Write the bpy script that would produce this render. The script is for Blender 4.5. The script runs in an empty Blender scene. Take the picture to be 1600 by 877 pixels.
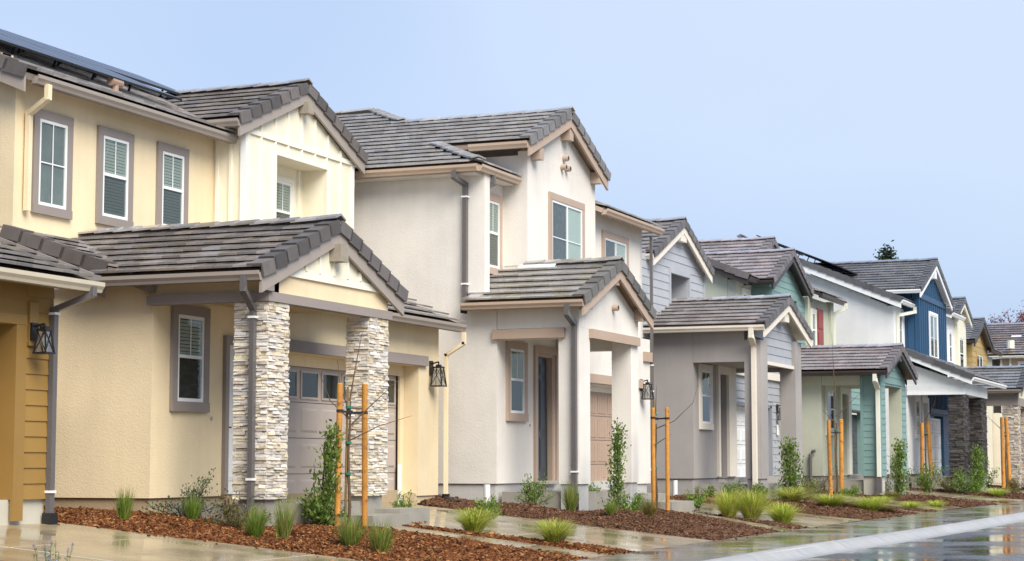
import bpy, math, random
import numpy as np
from mathutils import Vector, Matrix
random.seed(7); RNG = np.random.default_rng(7)
SC = bpy.context.scene; COL = SC.collection

# ------------------------------------------------------------------ camera, sky, sun
cam = bpy.data.cameras.new('camera'); camo = bpy.data.objects.new('camera', cam); COL.objects.link(camo)
camo.location = (0, 0, 1.0); camo.rotation_euler = (math.radians(90 + 5.4898), 0, math.radians(22.224))
cam.lens = 66.19; cam.sensor_width = 36; cam.clip_end = 3000; cam.clip_start = .1
cam.dof.use_dof = True; cam.dof.focus_distance = 27; cam.dof.aperture_fstop = 6.3
SC.camera = camo
SUN_EL, SUN_AZ = math.radians(44), math.radians(128)     # azimuth clockwise from +Y
world = bpy.data.worlds.new('World'); SC.world = world; world.use_nodes = True
nt = world.node_tree; nt.nodes.clear()
def wn(t, **k):
    n = nt.nodes.new(t)
    for a, b in k.items(): setattr(n, a, b)
    return n
wo = wn('ShaderNodeOutputWorld'); bg = wn('ShaderNodeBackground'); sky = wn('ShaderNodeTexSky', sky_type='NISHITA', sun_disc=False)
sky.sun_elevation = SUN_EL; sky.sun_rotation = SUN_AZ; sky.altitude = 20; sky.air_density = 1.0; sky.dust_density = 2.0; sky.ozone_density = 1.5
tc = wn('ShaderNodeTexCoord'); mp = wn('ShaderNodeMapping'); mp.inputs['Scale'].default_value = (1, 1, 2.2)
cl = wn('ShaderNodeTexNoise'); cl.inputs['Scale'].default_value = 1.6; cl.inputs['Detail'].default_value = 5; cl.inputs['Roughness'].default_value = .45
cr = wn('ShaderNodeMapRange'); cr.inputs[1].default_value = .3; cr.inputs[2].default_value = .72; cr.inputs[3].default_value = .62; cr.inputs[4].default_value = .95
mx = wn('ShaderNodeMix', data_type='RGBA')
mx.inputs[7].default_value = (4.0, 4.9, 6.7, 1)            # pale veil of thin cloud
nt.links.new(tc.outputs['Generated'], mp.inputs[0]); nt.links.new(mp.outputs[0], cl.inputs['Vector'])
c2 = wn('ShaderNodeTexNoise'); c2.inputs['Scale'].default_value = .9; c2.inputs['Detail'].default_value = 3; nt.links.new(mp.outputs[0], c2.inputs['Vector'])
v2 = wn('ShaderNodeMix', data_type='RGBA'); v2.inputs[6].default_value = (2.15, 3.2, 5.2, 1); v2.inputs[7].default_value = (3.95, 4.65, 5.95, 1)
vr = wn('ShaderNodeMapRange'); vr.inputs[1].default_value = .4; vr.inputs[2].default_value = .6; nt.links.new(c2.outputs['Fac'], vr.inputs[0]); nt.links.new(vr.outputs[0], v2.inputs[0]); nt.links.new(v2.outputs[2], mx.inputs[7])
nt.links.new(cl.outputs['Fac'], cr.inputs[0]); nt.links.new(cr.outputs[0], mx.inputs[0])
nt.links.new(sky.outputs[0], mx.inputs[6]); nt.links.new(mx.outputs[2], bg.inputs[0]); nt.links.new(bg.outputs[0], wo.inputs[0])
bg.inputs[1].default_value = .1
sl = bpy.data.lights.new('sun', 'SUN'); sl.energy = 3.1; sl.angle = math.radians(42); sl.color = (1, .95, .87)
slo = bpy.data.objects.new('sun', sl); COL.objects.link(slo); slo.location = (20, 0, 40)
sd = Vector((math.sin(SUN_AZ) * math.cos(SUN_EL), math.cos(SUN_AZ) * math.cos(SUN_EL), math.sin(SUN_EL)))
slo.rotation_euler = sd.to_track_quat('Z', 'Y').to_euler()
SC.view_settings.view_transform = 'Standard'; SC.view_settings.look = 'None'; SC.view_settings.exposure = .79; SC.view_settings.gamma = 1
SC.render.engine = 'CYCLES'

# ------------------------------------------------------------------ materials
MATS = {}
def mat(name, col, rough=.8, var=.08, vs=1.2, bump=0, bs=60, spec=.5, rand=0, rv=0, rvs=1, col2=None, c2s=6, c2lo=.5, c2hi=.6, metal=0, streak=0, hue=0, trans=0, coat=0):
    if name in MATS: return MATS[name]
    m = bpy.data.materials.new(name); m.use_nodes = True; t = m.node_tree; N = t.nodes; L = t.links
    b = N['Principled BSDF']; b.inputs['Roughness'].default_value = rough; b.inputs['Specular IOR Level'].default_value = spec; b.inputs['Metallic'].default_value = metal; b.inputs['Coat Weight'].default_value = coat; b.inputs['Coat Roughness'].default_value = .16; b.inputs['Coat IOR'].default_value = 1.6
    geo = N.new('ShaderNodeNewGeometry')
    pos = geo.outputs['Position']
    nz = N.new('ShaderNodeTexNoise'); nz.inputs['Scale'].default_value = vs; nz.inputs['Detail'].default_value = 6; nz.inputs['Roughness'].default_value = .6
    L.new(pos, nz.inputs['Vector'])
    base = N.new('ShaderNodeRGB'); base.outputs[0].default_value = (*col, 1); cur = base.outputs[0]
    if col2:
        n2 = N.new('ShaderNodeTexNoise'); n2.inputs['Scale'].default_value = c2s; n2.inputs['Detail'].default_value = 4; L.new(pos, n2.inputs['Vector'])
        r2 = N.new('ShaderNodeMapRange'); r2.inputs[1].default_value = c2lo; r2.inputs[2].default_value = c2hi; L.new(n2.outputs['Fac'], r2.inputs[0])
        mm = N.new('ShaderNodeMix'); mm.data_type = 'RGBA'; L.new(r2.outputs[0], mm.inputs[0]); L.new(cur, mm.inputs[6]); mm.inputs[7].default_value = (*col2, 1); cur = mm.outputs[2]
    fac = N.new('ShaderNodeMapRange'); fac.inputs[1].default_value = .25; fac.inputs[2].default_value = .75; fac.inputs[3].default_value = 1 - var; fac.inputs[4].default_value = 1 + var
    L.new(nz.outputs['Fac'], fac.inputs[0]); f = fac.outputs[0]
    if streak:
        sm = N.new('ShaderNodeMapping'); sm.inputs['Scale'].default_value = (7, 7, .35); L.new(pos, sm.inputs[0])
        sn = N.new('ShaderNodeTexNoise'); sn.inputs['Scale'].default_value = 1; sn.inputs['Detail'].default_value = 5; L.new(sm.outputs[0], sn.inputs['Vector'])
        sr = N.new('ShaderNodeMapRange'); sr.inputs[1].default_value = .42; sr.inputs[2].default_value = .75; sr.inputs[3].default_value = 1; sr.inputs[4].default_value = 1 - streak
        L.new(sn.outputs['Fac'], sr.inputs[0]); ml = N.new('ShaderNodeMath'); ml.operation = 'MULTIPLY'; L.new(f, ml.inputs[0]); L.new(sr.outputs[0], ml.inputs[1]); f = ml.outputs[0]
    if rand:
        oi = N.new('ShaderNodeObjectInfo'); ad = N.new('ShaderNodeMath'); ad.operation = 'ADD'; L.new(oi.outputs['Random'], ad.inputs[0]); L.new(geo.outputs['Random Per Island'], ad.inputs[1])
        fr = N.new('ShaderNodeMath'); fr.operation = 'FRACT'; L.new(ad.outputs[0], fr.inputs[0])
        rr = N.new('ShaderNodeMapRange'); rr.inputs[3].default_value = 1 - rand; rr.inputs[4].default_value = 1 + rand; L.new(fr.outputs[0], rr.inputs[0])
        ml = N.new('ShaderNodeMath'); ml.operation = 'MULTIPLY'; L.new(f, ml.inputs[0]); L.new(rr.outputs[0], ml.inputs[1]); f = ml.outputs[0]
        if hue:
            h1 = N.new('ShaderNodeMath'); h1.operation = 'MULTIPLY'; h1.inputs[1].default_value = 7.31; L.new(fr.outputs[0], h1.inputs[0])
            h2 = N.new('ShaderNodeMath'); h2.operation = 'FRACT'; L.new(h1.outputs[0], h2.inputs[0])
            hm = N.new('ShaderNodeMapRange'); hm.inputs[3].default_value = .5 - hue; hm.inputs[4].default_value = .5 + hue; L.new(h2.outputs[0], hm.inputs[0])
            s2 = N.new('ShaderNodeMapRange'); s2.inputs[3].default_value = .35; s2.inputs[4].default_value = 1.35; L.new(h2.outputs[0], s2.inputs[0])
            hs = N.new('ShaderNodeHueSaturation'); L.new(hm.outputs[0], hs.inputs['Hue']); L.new(s2.outputs[0], hs.inputs['Saturation']); L.new(cur, hs.inputs['Color']); cur = hs.outputs[0]
    vm = N.new('ShaderNodeVectorMath'); vm.operation = 'SCALE'; L.new(cur, vm.inputs[0]); L.new(f, vm.inputs['Scale']); L.new(vm.outputs[0], b.inputs['Base Color'])
    if rv:
        rn = N.new('ShaderNodeTexNoise'); rn.inputs['Scale'].default_value = rvs; rn.inputs['Detail'].default_value = 5; L.new(pos, rn.inputs['Vector'])
        r3 = N.new('ShaderNodeMapRange'); r3.inputs[1].default_value = .4; r3.inputs[2].default_value = .62; r3.inputs[3].default_value = rough; r3.inputs[4].default_value = rough + rv
        L.new(rn.outputs['Fac'], r3.inputs[0]); L.new(r3.outputs[0], b.inputs['Roughness'])
    if bump:
        bn = N.new('ShaderNodeTexNoise'); bn.inputs['Scale'].default_value = bs; bn.inputs['Detail'].default_value = 3; L.new(pos, bn.inputs['Vector'])
        bp = N.new('ShaderNodeBump'); bp.inputs['Strength'].default_value = min(1, bump); bp.inputs['Distance'].default_value = .012; L.new(bn.outputs['Fac'], bp.inputs['Height']); L.new(bp.outputs[0], b.inputs['Normal'])
    if trans:
        tr = N.new('ShaderNodeBsdfTranslucent'); L.new(vm.outputs[0], tr.inputs[0]); ms = N.new('ShaderNodeMixShader'); ms.inputs[0].default_value = trans
        L.new(b.outputs[0], ms.inputs[1]); L.new(tr.outputs[0], ms.inputs[2]); L.new(ms.outputs[0], N['Material Output'].inputs[0])
    MATS[name] = m; return m
def stucco(name, c): return mat(name, c, .85, .09, .7, .4, 50, .25, streak=.04, col2=tuple(q * .86 for q in c), c2s=.45, c2lo=.5, c2hi=.7)
def paint(name, c, r=.55): return mat(name, c, r, .05, 2, .08, 30, .4, streak=.02)
def board(name, c): return mat(name, c, .6, .06, 3, .12, 90, .35, rand=.06, streak=.025)
GLASS = bpy.data.materials.new('window_glass'); GLASS.use_nodes = True
_n = GLASS.node_tree.nodes; _l = GLASS.node_tree.links; _n.remove(_n['Principled BSDF'])
_g = _n.new('ShaderNodeBsdfGlossy'); _g.inputs[0].default_value = (.93, 1, .97, 1); _g.inputs[1].default_value = .02; _t = _n.new('ShaderNodeBsdfTransparent'); _t.inputs[0].default_value = (.87, .9, .88, 1)
_f = _n.new('ShaderNodeFresnel'); _f.inputs[0].default_value = 1.5; _m = _n.new('ShaderNodeMixShader')
_ge = _n.new('ShaderNodeNewGeometry'); _su = _n.new('ShaderNodeMath'); _su.operation = 'SUBTRACT'; _su.inputs[0].default_value = 1; _l.new(_ge.outputs['Backfacing'], _su.inputs[1]); _mu = _n.new('ShaderNodeMath'); _mu.operation = 'MULTIPLY'; _l.new(_f.outputs[0], _mu.inputs[0]); _l.new(_su.outputs[0], _mu.inputs[1])
_l.new(_mu.outputs[0], _m.inputs[0]); _l.new(_t.outputs[0], _m.inputs[1]); _l.new(_g.outputs[0], _m.inputs[2]); _l.new(_m.outputs[0], _n['Material Output'].inputs[0])
CLEAR = bpy.data.materials.new('lantern_glass'); CLEAR.use_nodes = True
_n = CLEAR.node_tree.nodes; _l = CLEAR.node_tree.links; _n.remove(_n['Principled BSDF'])
_g = _n.new('ShaderNodeBsdfGlossy'); _g.inputs[1].default_value = .15; _t = _n.new('ShaderNodeBsdfTransparent'); _t.inputs[0].default_value = (.9, .9, .88, 1); _m = _n.new('ShaderNodeMixShader'); _m.inputs[0].default_value = .3
_l.new(_t.outputs[0], _m.inputs[1]); _l.new(_g.outputs[0], _m.inputs[2]); _l.new(_m.outputs[0], _n['Material Output'].inputs[0])
SHADE = mat('pale_shade', (.57, .62, .585), .7); CURT = mat('grey_curtain', (.1, .105, .11), .8, .5, 14, streak=.5)
DBLIND = paint('screened_blind', (.16, .17, .16))
WHITE = paint('white_frame', (.8, .8, .78), .4); DARKROOM = mat('dark_interior', (.03, .03, .032), .9); BLIND = paint('blind_white', (.52, .55, .51)); BLACK = mat('black_metal', (.012, .012, .013), .4, .1)
CREAMP = paint('cream_downspout', (.78, .65, .43)); TAUPE = paint('taupe_trim', (.27, .23, .2)); TAUPEL = paint('taupe_gutter', (.33, .28, .235), .4)
TANT = paint('tan_trim', (.44, .33, .25)); GREYP = paint('grey_downspout', (.12, .11, .108), .35)
CONC = mat('concrete_block', (.3, .275, .23), .5, .15, 3, .2, 60, rv=.25, rvs=3)
FOUND = mat('foundation', (.34, .3, .25), .85, .12, 2, .3, 50)

# ------------------------------------------------------------------ mesh helpers
WPOS = {}
def link(o, parent=None, M=None):
    COL.objects.link(o)
    if parent is not None:
        o.parent = parent; off = Matrix.Translation(-WPOS[parent.name])
    else: off = Matrix()
    o.matrix_basis = off @ (M or Matrix()); WPOS[o.name] = (M or Matrix()).to_translation()
    return o
def put(name, me, parent=None, M=None): return link(bpy.data.objects.new(name, me), parent, M)
def thing(name, label, cat, loc, group=None):
    o = bpy.data.objects.new(name, None); o.empty_display_size = .2; link(o, None, Matrix.Translation(Vector(loc)))
    o['label'] = label; o['category'] = cat
    if group: o['group'] = group
    return o
def tag(o, label=None, cat=None, group=None, kind=None):
    for k, v in (('label', label), ('category', cat), ('group', group), ('kind', kind)):
        if v: o[k] = v
    return o
BOXF = [(0, 2, 3, 1), (4, 5, 7, 6), (0, 1, 5, 4), (2, 6, 7, 3), (0, 4, 6, 2), (1, 3, 7, 5)]
class MB:
    def __init__(s): s.v = []; s.f = []
    def box(s, x0, x1, y0, y1, z0, z1):
        x0, x1 = sorted((x0, x1)); y0, y1 = sorted((y0, y1)); z0, z1 = sorted((z0, z1)); n = len(s.v)
        for i in range(8): s.v.append((x1 if i & 1 else x0, y1 if i & 2 else y0, z1 if i & 4 else z0))
        s.f += [tuple(n + q for q in f) for f in BOXF]; return s
    def obb(s, o, a, b, c, taper=1):
        o, a, b, c = map(Vector, (o, a, b, c)); n = len(s.v)
        for i in range(8): s.v.append(tuple(o + a * (i & 1) + b * ((i >> 1) & 1) + c * ((i >> 2) & 1)))
        fl = a.cross(b).dot(c) < 0
        s.f += [tuple(n + q for q in (f[::-1] if fl else f)) for f in BOXF]; return s
    def prism(s, poly, ext):
        poly = [Vector(p) for p in poly]; e = Vector(ext); n = len(s.v); k = len(poly)
        nrm = Vector((0, 0, 0))
        for i in range(k): nrm += (poly[i] - poly[0]).cross(poly[(i + 1) % k] - poly[0])
        if nrm.dot(e) > 0: poly = poly[::-1]
        s.v += [tuple(p) for p in poly] + [tuple(p + e) for p in poly]
        s.f.append(tuple(range(n, n + k))); s.f.append(tuple(range(n + 2 * k - 1, n + k - 1, -1)))
        for i in range(k): j = (i + 1) % k; s.f.append((n + j, n + i, n + k + i, n + k + j))
        return s
    def bar(s, p, q, w, h=None):
        p, q = Vector(p), Vector(q); h = h or w; d = (q - p); dn = d.normalized()
        up = Vector((0, 0, 1)) if abs(dn.z) < .95 else Vector((1, 0, 0))
        a = dn.cross(up).normalized(); b = a.cross(dn).normalized()
        return s.obb(p - a * w / 2 - b * h / 2, a * w, b * h, d)
    def tube(s, pts, rad, k=8):
        pts = [Vector(p) for p in pts]; n0 = len(s.v); m = len(pts)
        rs = rad if isinstance(rad, (list, tuple)) else [rad] * m
        for i, p in enumerate(pts):
            d = (pts[min(i + 1, m - 1)] - pts[max(i - 1, 0)]).normalized(); up = Vector((0, 0, 1)) if abs(d.z) < .9 else Vector((1, 0, 0))
            a = d.cross(up).normalized(); b = d.cross(a)
            for j in range(k): t = 2 * math.pi * j / k; s.v.append(tuple(p + (a * math.cos(t) + b * math.sin(t)) * rs[i]))
        for i in range(m - 1):
            for j in range(k): a0 = n0 + i * k + j; a1 = n0 + i * k + (j + 1) % k; s.f.append((a0, a1, a1 + k, a0 + k))
        s.f.append(tuple(range(n0 + k - 1, n0 - 1, -1))); s.f.append(tuple(range(n0 + (m - 1) * k, n0 + m * k))); return s
    def mesh(s, name, m):
        me = bpy.data.meshes.new(name); me.from_pydata(s.v, [], s.f); me.materials.append(m); me.update(); return me
    def build(s, name, m, parent=None): return put(name, s.mesh(name, m), parent)
def grid_mesh(name, V, F, m, smooth=False):
    me = bpy.data.meshes.new(name); V = np.asarray(V, np.float32); F = np.asarray(F, np.int32); k = F.shape[1]
    me.vertices.add(len(V)); me.vertices.foreach_set('co', V.ravel()); me.loops.add(F.size); me.loops.foreach_set('vertex_index', F.ravel())
    me.polygons.add(len(F)); me.polygons.foreach_set('loop_start', np.arange(0, F.size, k, dtype=np.int32)); me.polygons.foreach_set('loop_total', np.full(len(F), k, np.int32))
    if smooth: me.polygons.foreach_set('use_smooth', np.ones(len(F), bool))
    me.materials.append(m); me.update(calc_edges=True); me.validate(); return me
def P(ax, pl, a, d, z): return (pl + d, a, z) if ax == 'X' else (a, pl - d, z)
def abox(mb, ax, pl, a0, a1, d0, d1, z0, z1):
    p, q = P(ax, pl, a0, d0, z0), P(ax, pl, a1, d1, z1); mb.box(p[0], q[0], p[1], q[1], p[2], q[2]); return mb
def wall(h, ax, pl, a0, a1, z0, z1, m, holes=(), th=.25, name='wall'):
    mb = MB(); As = sorted({a0, a1, *[x for q in holes for x in q[:2]]}); Zs = sorted({z0, z1, *[x for q in holes for x in q[2:]]})
    for i in range(len(As) - 1):
        z = None
        for j in range(len(Zs) - 1):
            ca, cz = (As[i] + As[i + 1]) / 2, (Zs[j] + Zs[j + 1]) / 2
            solid = not any(q[0] < ca < q[1] and q[2] < cz < q[3] for q in holes)
            if solid and z is None: z = Zs[j]
            if not solid and z is not None: abox(mb, ax, pl, As[i], As[i + 1], -th, 0, z, Zs[j]); z = None
        if z is not None: abox(mb, ax, pl, As[i], As[i + 1], -th, 0, z, Zs[-1])
    return mb.build(name, m, h)
def part_box(h, name, m, *b): return MB().box(*b).build(name, m, h)

# ------------------------------------------------------------------ roof pieces
SHARED = {}
BUDGET = {}
TILE_E = .345
def shared(key, fn):
    if key not in SHARED: SHARED[key] = fn()
    return SHARED[key]
def basis(o, a, b, c):
    M = Matrix.Identity(4)
    for i, v in enumerate((a, b, c, o)):
        v = Vector(v)
        for r in range(3): M[r][i] = v[r]
    return M
def tiles(h, roof, O, u, v, L, S, m, cl=None, cr=None, w=.3):
    """lay rows of flat concrete tiles over one slope; tails of a row lie on the row below"""
    O, u, v = Vector(O), Vector(u), Vector(v); n = u.cross(v)
    rows = max(1, round(S / TILE_E)); e = S / rows; ln = e + .08
    key = ('tile', round(e, 3), m.name, w)
    std = shared(key, lambda: MB().obb((0, 0, 0), (w - .004, 0, 0), (0, ln, 0), (0, 0, .03)).mesh('roof_tile', m))
    rest = MB(); vd = (v * ln - n * .06).normalized(); nd = u.cross(vd)
    for r in range(rows):
        v0 = r * e; a = cl(v0 + e * .5) if cl else 0; b = cr(v0 + e * .5) if cr else L
        k = math.floor(a / w) - 1
        while True:
            x0 = k * w + (r % 2) * w / 2; x1 = x0 + w; k += 1
            if x0 >= b - .02: break
            if x1 <= a + .02: continue
            jz = random.uniform(-.002, .002); jv = random.uniform(-.005, .005)
            o = O + u * max(x0, a) + v * (v0 - .035 + jv) + n * (.076 + jz)
            if x0 >= a and x1 <= b and BUDGET.get(h.name, 0) > 0:
                BUDGET[h.name] -= 1
                put('roof_tile', std, roof, basis(o, u, vd, nd))
            else: rest.obb(o, u * (min(x1, b) - max(x0, a) - .004), vd * ln, nd * .03)
    if rest.v: tag(rest.build('roof_tile', m, roof), kind='stuff')
def slope(h, O, u, v, L, S, m, deckm, cl=None, cr=None, lay=True):
    O, u, v = Vector(O), Vector(u), Vector(v); n = u.cross(v)
    f = lambda g, d, s: g(s) if g else d
    poly = [O + u * f(cl, 0, 0), O + u * f(cr, L, 0), O + u * f(cr, L, S) + v * S, O + u * f(cl, 0, S) + v * S]
    if (poly[2] - poly[3]).length < .02: poly = poly[:3]
    roof = MB().prism([p + n * .005 for p in poly], n * -.09).build('roof', deckm, h)
    if lay: tiles(h, roof, O, u, v, L, S, m, cl, cr)
    return roof
EDGE = {}
def rake_mesh(m):
    c, rnd = EDGE[m.name]; m = mat(m.name + '_edge', c, .5, .15, 6, .2, 50, .35, rand=rnd * .8)
    def f():
        mb = MB(); e = TILE_E + .05; t = .032
        mb.obb((-.2, -.04, .095), (.235, 0, 0), (0, e, -t), (0, 0, .026)); mb.obb((.009, -.04, -.07), (.026, 0, 0), (0, e, -t), (0, 0, .165)); return mb.mesh('rake_tile', m)
    return shared(('rake', m.name), f)
def rake(h, roof, O, out, v, n, S, m, name='rake_tile'):
    O, out, v, n = Vector(O), Vector(out), Vector(v), Vector(n); k = max(1, round(S / TILE_E)); e = S / k
    for i in range(k): put(name, rake_mesh(m), roof, basis(O + v * (i * e), out, v * (e / TILE_E), n) if i < k - 1 else basis(O + v * (i * e), out, v * (e / TILE_E) * .88, n))
def ridge(h, roof, A, B, m, drop=.4167):
    """overlapping cap tiles from A (upper / front end) to B"""
    c, rnd = EDGE[m.name]; m = mat(m.name + '_cap', tuple(q * 1.7 for q in c), .4, .15, 6, .2, 50, .5, rand=rnd * .7) if drop < .4 else m
    A, B = Vector(A), Vector(B); d = (B - A); L = d.length; d.normalize(); side = d.cross(Vector((0, 0, 1))).normalized(); up = side.cross(d)
    def f():
        w = .15; z = w * drop
        return MB().prism([(-w, 0, -z), (0, 0, 0), (w, 0, -z), (w, 0, -z + .028), (0, 0, .03), (-w, 0, -z + .028)], (0, .41, 0)).mesh('ridge_tile', m)
    me = shared(('ridge', m.name, drop), f); k = max(1, round(L / .34)); e = L / k
    for i in range(k):
                put('ridge_tile', me, roof, basis(A + d * (i * e) + up * (.14 if i == 0 else .125), side, (d - up * (.09 if drop > .4 else .16)).normalized(), up))
def gutter(h, A, B, out, m):
    """K-profile gutter from A to B, A and B at its back bottom edge"""
    A, B, o = Vector(A), Vector(B), Vector(out); z = Vector((0, 0, 1))
    pr = [(0, 0), (.075, 0), (.085, .03), (.118, .075), (.12, .125), (.105, .125), (.104, .085), (.02, .05), (.012, .115), (0, .115)]
    pr = [(0, 0), (.075, 0), (.088, .035), (.118, .075), (.12, .125), (.1, .125), (.1, .1), (0, .1)]
    MB().prism([A + o * a + z * b for a, b in pr], B - A).build('gutter', m, h)
def down(h, pts, m, w=.085, d=.065, strap=None):
    mb = MB()
    for a, b in zip(pts, pts[1:]):
        a, b = Vector(a), Vector(b); dd = (b - a).normalized() * .02; mb.bar(a - dd, b + dd, w, d)
    o = mb.build('downspout', m, h)
    if strap:
        a = Vector(pts[-1])
        for z in strap: MB().box(a.x - w * .62, a.x + w * .62, a.y - w * .62, a.y + w * .62, z, z + .03).build('strap', WHITE, o)
    return o
def gable(h, xf, xb, yc, half, ze, za, tm, dm, fm, gm=None, xl=None, wall_x=None, barge=.25, gut=(None, None), cl=None, cr=None, rt=None, right=True, ridge_to=None, lay_right=True):
    """roof with its ridge along X and a gable end facing the street at xf"""
    S = math.hypot(half, za - ze); c, s = half / S, (za - ze) / S
    L = xf - xb
    dm = fm
    r1 = slope(h, (xb, yc - half, ze), (1, 0, 0), (0, c, s), L, S, tm, dm, cl, cr)
    rake(h, r1, (xf, yc - half, ze), (1, 0, 0), (0, c, s), (0, -s, c), S, rt or tm)
    if right:
        r2 = slope(h, (xf, yc + half, ze), (-1, 0, 0), (0, -c, s), L, S, tm, dm, lay=False)
        tiles_rest(h, r2, (xf, yc + half, ze), (-1, 0, 0), (0, -c, s), L, S, tm)
        rake(h, r2, (xf, yc + half, ze), (1, 0, 0), (0, -c, s), (0, s, c), S, rt or tm)
    ridge(h, r1, (xf + .03, yc, za), (ridge_to if ridge_to is not None else xb, yc, za), tm)
    for sg in (-1, 1):
        t = .035
        MB().prism([(xf - .005, yc + sg * half, ze - t), (xf - .005, yc + sg * .002, za - t), (xf - .005, yc + sg * .002, za - t - barge), (xf - .005, yc + sg * half, ze - t - barge)], (-.045, 0, 0)).build('barge_board', fm, h)
    if gm:
        g0 = gut[0] if gut[0] is not None else xb; gutter(h, (g0, yc - half + .03, ze - .12), (xf - .01, yc - half + .03, ze - .12), (0, -1, 0), gm)
        part_box(h, 'fascia', fm, xb, xf - .06, yc - half + .032, yc - half + .06, ze - .128, ze - .04)
    return r1
def tiles_rest(h, roof, O, u, v, L, S, m, cl=None, cr=None):
    b = BUDGET.get(h.name, 0); BUDGET[h.name] = 0; tiles(h, roof, O, u, v, L, S, m, cl, cr); BUDGET[h.name] = b
def shed(h, xe, y0, y1, ze, run, tm, dm, fm, gm, cl=None, cr=None, rake_left=False, gy=None, sl=.4167, barge=.2, rk0=0):
    """slope that faces the street (eave along Y at xe)"""
    dm = fm; S = run * math.hypot(1, sl); c, s = run / S, run * sl / S; v = (-c, 0, s)
    r = slope(h, (xe, y0, ze), (0, 1, 0), v, y1 - y0, S, tm, dm, cl, cr)
    if rake_left:
        rake(h, r, Vector((xe, y0, ze)) + Vector(v) * rk0, (0, -1, 0), v, (s, 0, c), S - rk0, tm)
        MB().prism([(xe - rk0 * c, y0 + .005, ze + rk0 * s - .035), (xe - c * S, y0 + .005, ze + s * S - .035), (xe - c * S, y0 + .005, ze + s * S - .035 - barge), (xe - rk0 * c, y0 + .005, ze + rk0 * s - .035 - barge)], (0, .045, 0)).build('barge_board', fm, h)
    if gm:
        g = gy or (y0 + .02, y1); gutter(h, (xe - .03, g[0], ze - .12), (xe - .03, g[1], ze - .12), (1, 0, 0), gm)
        part_box(h, 'fascia', fm, xe - .06, xe - .032, g[0] + .01, g[1], ze - .128, ze - .04)
    return r

# ------------------------------------------------------------------ windows, doors, lamps
def window(h, ax, pl, a0, a1, z0, z1, trim=.11, tm=None, style='hung', fm=WHITE, blind_or_reflection=0, proud=.05, sill=True, shade_or_reflection=()):
    """a0..z1 is the outside of the trim"""
    if tm:
        mb = MB(); abox(mb, ax, pl, a0, a1, 0, proud, z1 - trim, z1); abox(mb, ax, pl, a0, a1, 0, proud + (.012 if sill else 0), z0, z0 + trim)
        abox(mb, ax, pl, a0, a0 + trim, 0, proud - .003, z0 + trim, z1 - trim); abox(mb, ax, pl, a1 - trim, a1, 0, proud - .003, z0 + trim, z1 - trim)
        a0, a1, z0, z1 = a0 + trim, a1 - trim, z0 + trim, z1 - trim
    fw = .05; w = MB(); D0, D1 = .002, .036
    abox(w, ax, pl, a0, a0 + fw, D0, D1, z0, z1); abox(w, ax, pl, a1 - fw, a1, D0, D1, z0, z1); abox(w, ax, pl, a0 + fw, a1 - fw, D0, D1, z1 - fw, z1); abox(w, ax, pl, a0 + fw, a1 - fw, D0, D1, z0, z0 + fw)
    f = w.build('window', fm, h)
    if tm: mb.build('window_trim', tm, f)
    abox(MB(), ax, pl, a0 + .01, a1 - .01, .001, .004, z0 + .01, z1 - .01).build('interior', DARKROOM, f)
    zm = z0 + (z1 - z0) * .52; am = (a0 + a1) / 2
    if style == 'hung': panes = [(a0 + fw, a1 - fw, zm + .02, z1 - fw), (a0 + fw, a1 - fw, z0 + fw, zm - .02)]; bars = [(a0 + fw, a1 - fw, zm - .02, zm + .025, .042)]
    elif style == 'slide': panes = [(a0 + fw, am - .02, z0 + fw, z1 - fw), (am + .02, a1 - fw, z0 + fw, z1 - fw)]; bars = [(am - .025, am + .02, z0 + fw, z1 - fw, .042)]
    else: panes = [(a0 + fw, a1 - fw, z0 + fw, z1 - fw)]; bars = []
    for b in bars: abox(MB(), ax, pl, b[0], b[1], .006, b[4], b[2], b[3]).build('meeting_rail', fm, f)
    for i, (p0, p1, q0, q1) in enumerate(panes):
        abox(MB(), ax, pl, p0, p1, .024, .028, q0, q1).build('pane', GLASS, f)
        g = MB()
        if style in ('hung', 'fixed') and (i == 0 or style == 'fixed'):
            abox(g, ax, pl, (p0 + p1) / 2 - .009, (p0 + p1) / 2 + .009, .0225, .031, q0, q1)
        if style == 'fixed': abox(g, ax, pl, p0, p1, .0222, .0305, (q0 + q1) / 2 - .009, (q0 + q1) / 2 + .009)
        if style == 'slide': abox(g, ax, pl, p0, p1, .0222, .0305, q0 + (q1 - q0) * .45, q0 + (q1 - q0) * .45 + .018)
        if g.v: g.build('muntin', fm, f)
        if i < len(shade_or_reflection) and shade_or_reflection[i]: abox(MB(), ax, pl, p0, p1, .008, .011, q0, q1).build('blind_or_reflection', shade_or_reflection[i], f)  # flat sheet behind the pane
        if blind_or_reflection and (blind_or_reflection == 3 or (i == 0 and blind_or_reflection & 1) or (i == 1 and blind_or_reflection & 2)):
            b = MB(); z = q0 + .01
            while z < q1 - .02:
                p = Vector(P(ax, pl, p0 + .005, .008, z)); q = Vector(P(ax, pl, p1 - .005, .008, z)); o = Vector(P(ax, 0, 0, 1, 0)) * .012 + Vector((0, 0, .036)); nrm = Vector((0, 0, .003)); b.obb(p, q - p, o, nrm); z += .05
            b.build('blind_or_reflection', BLIND if i == 0 or style != 'hung' else DBLIND, f)
    return f
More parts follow.
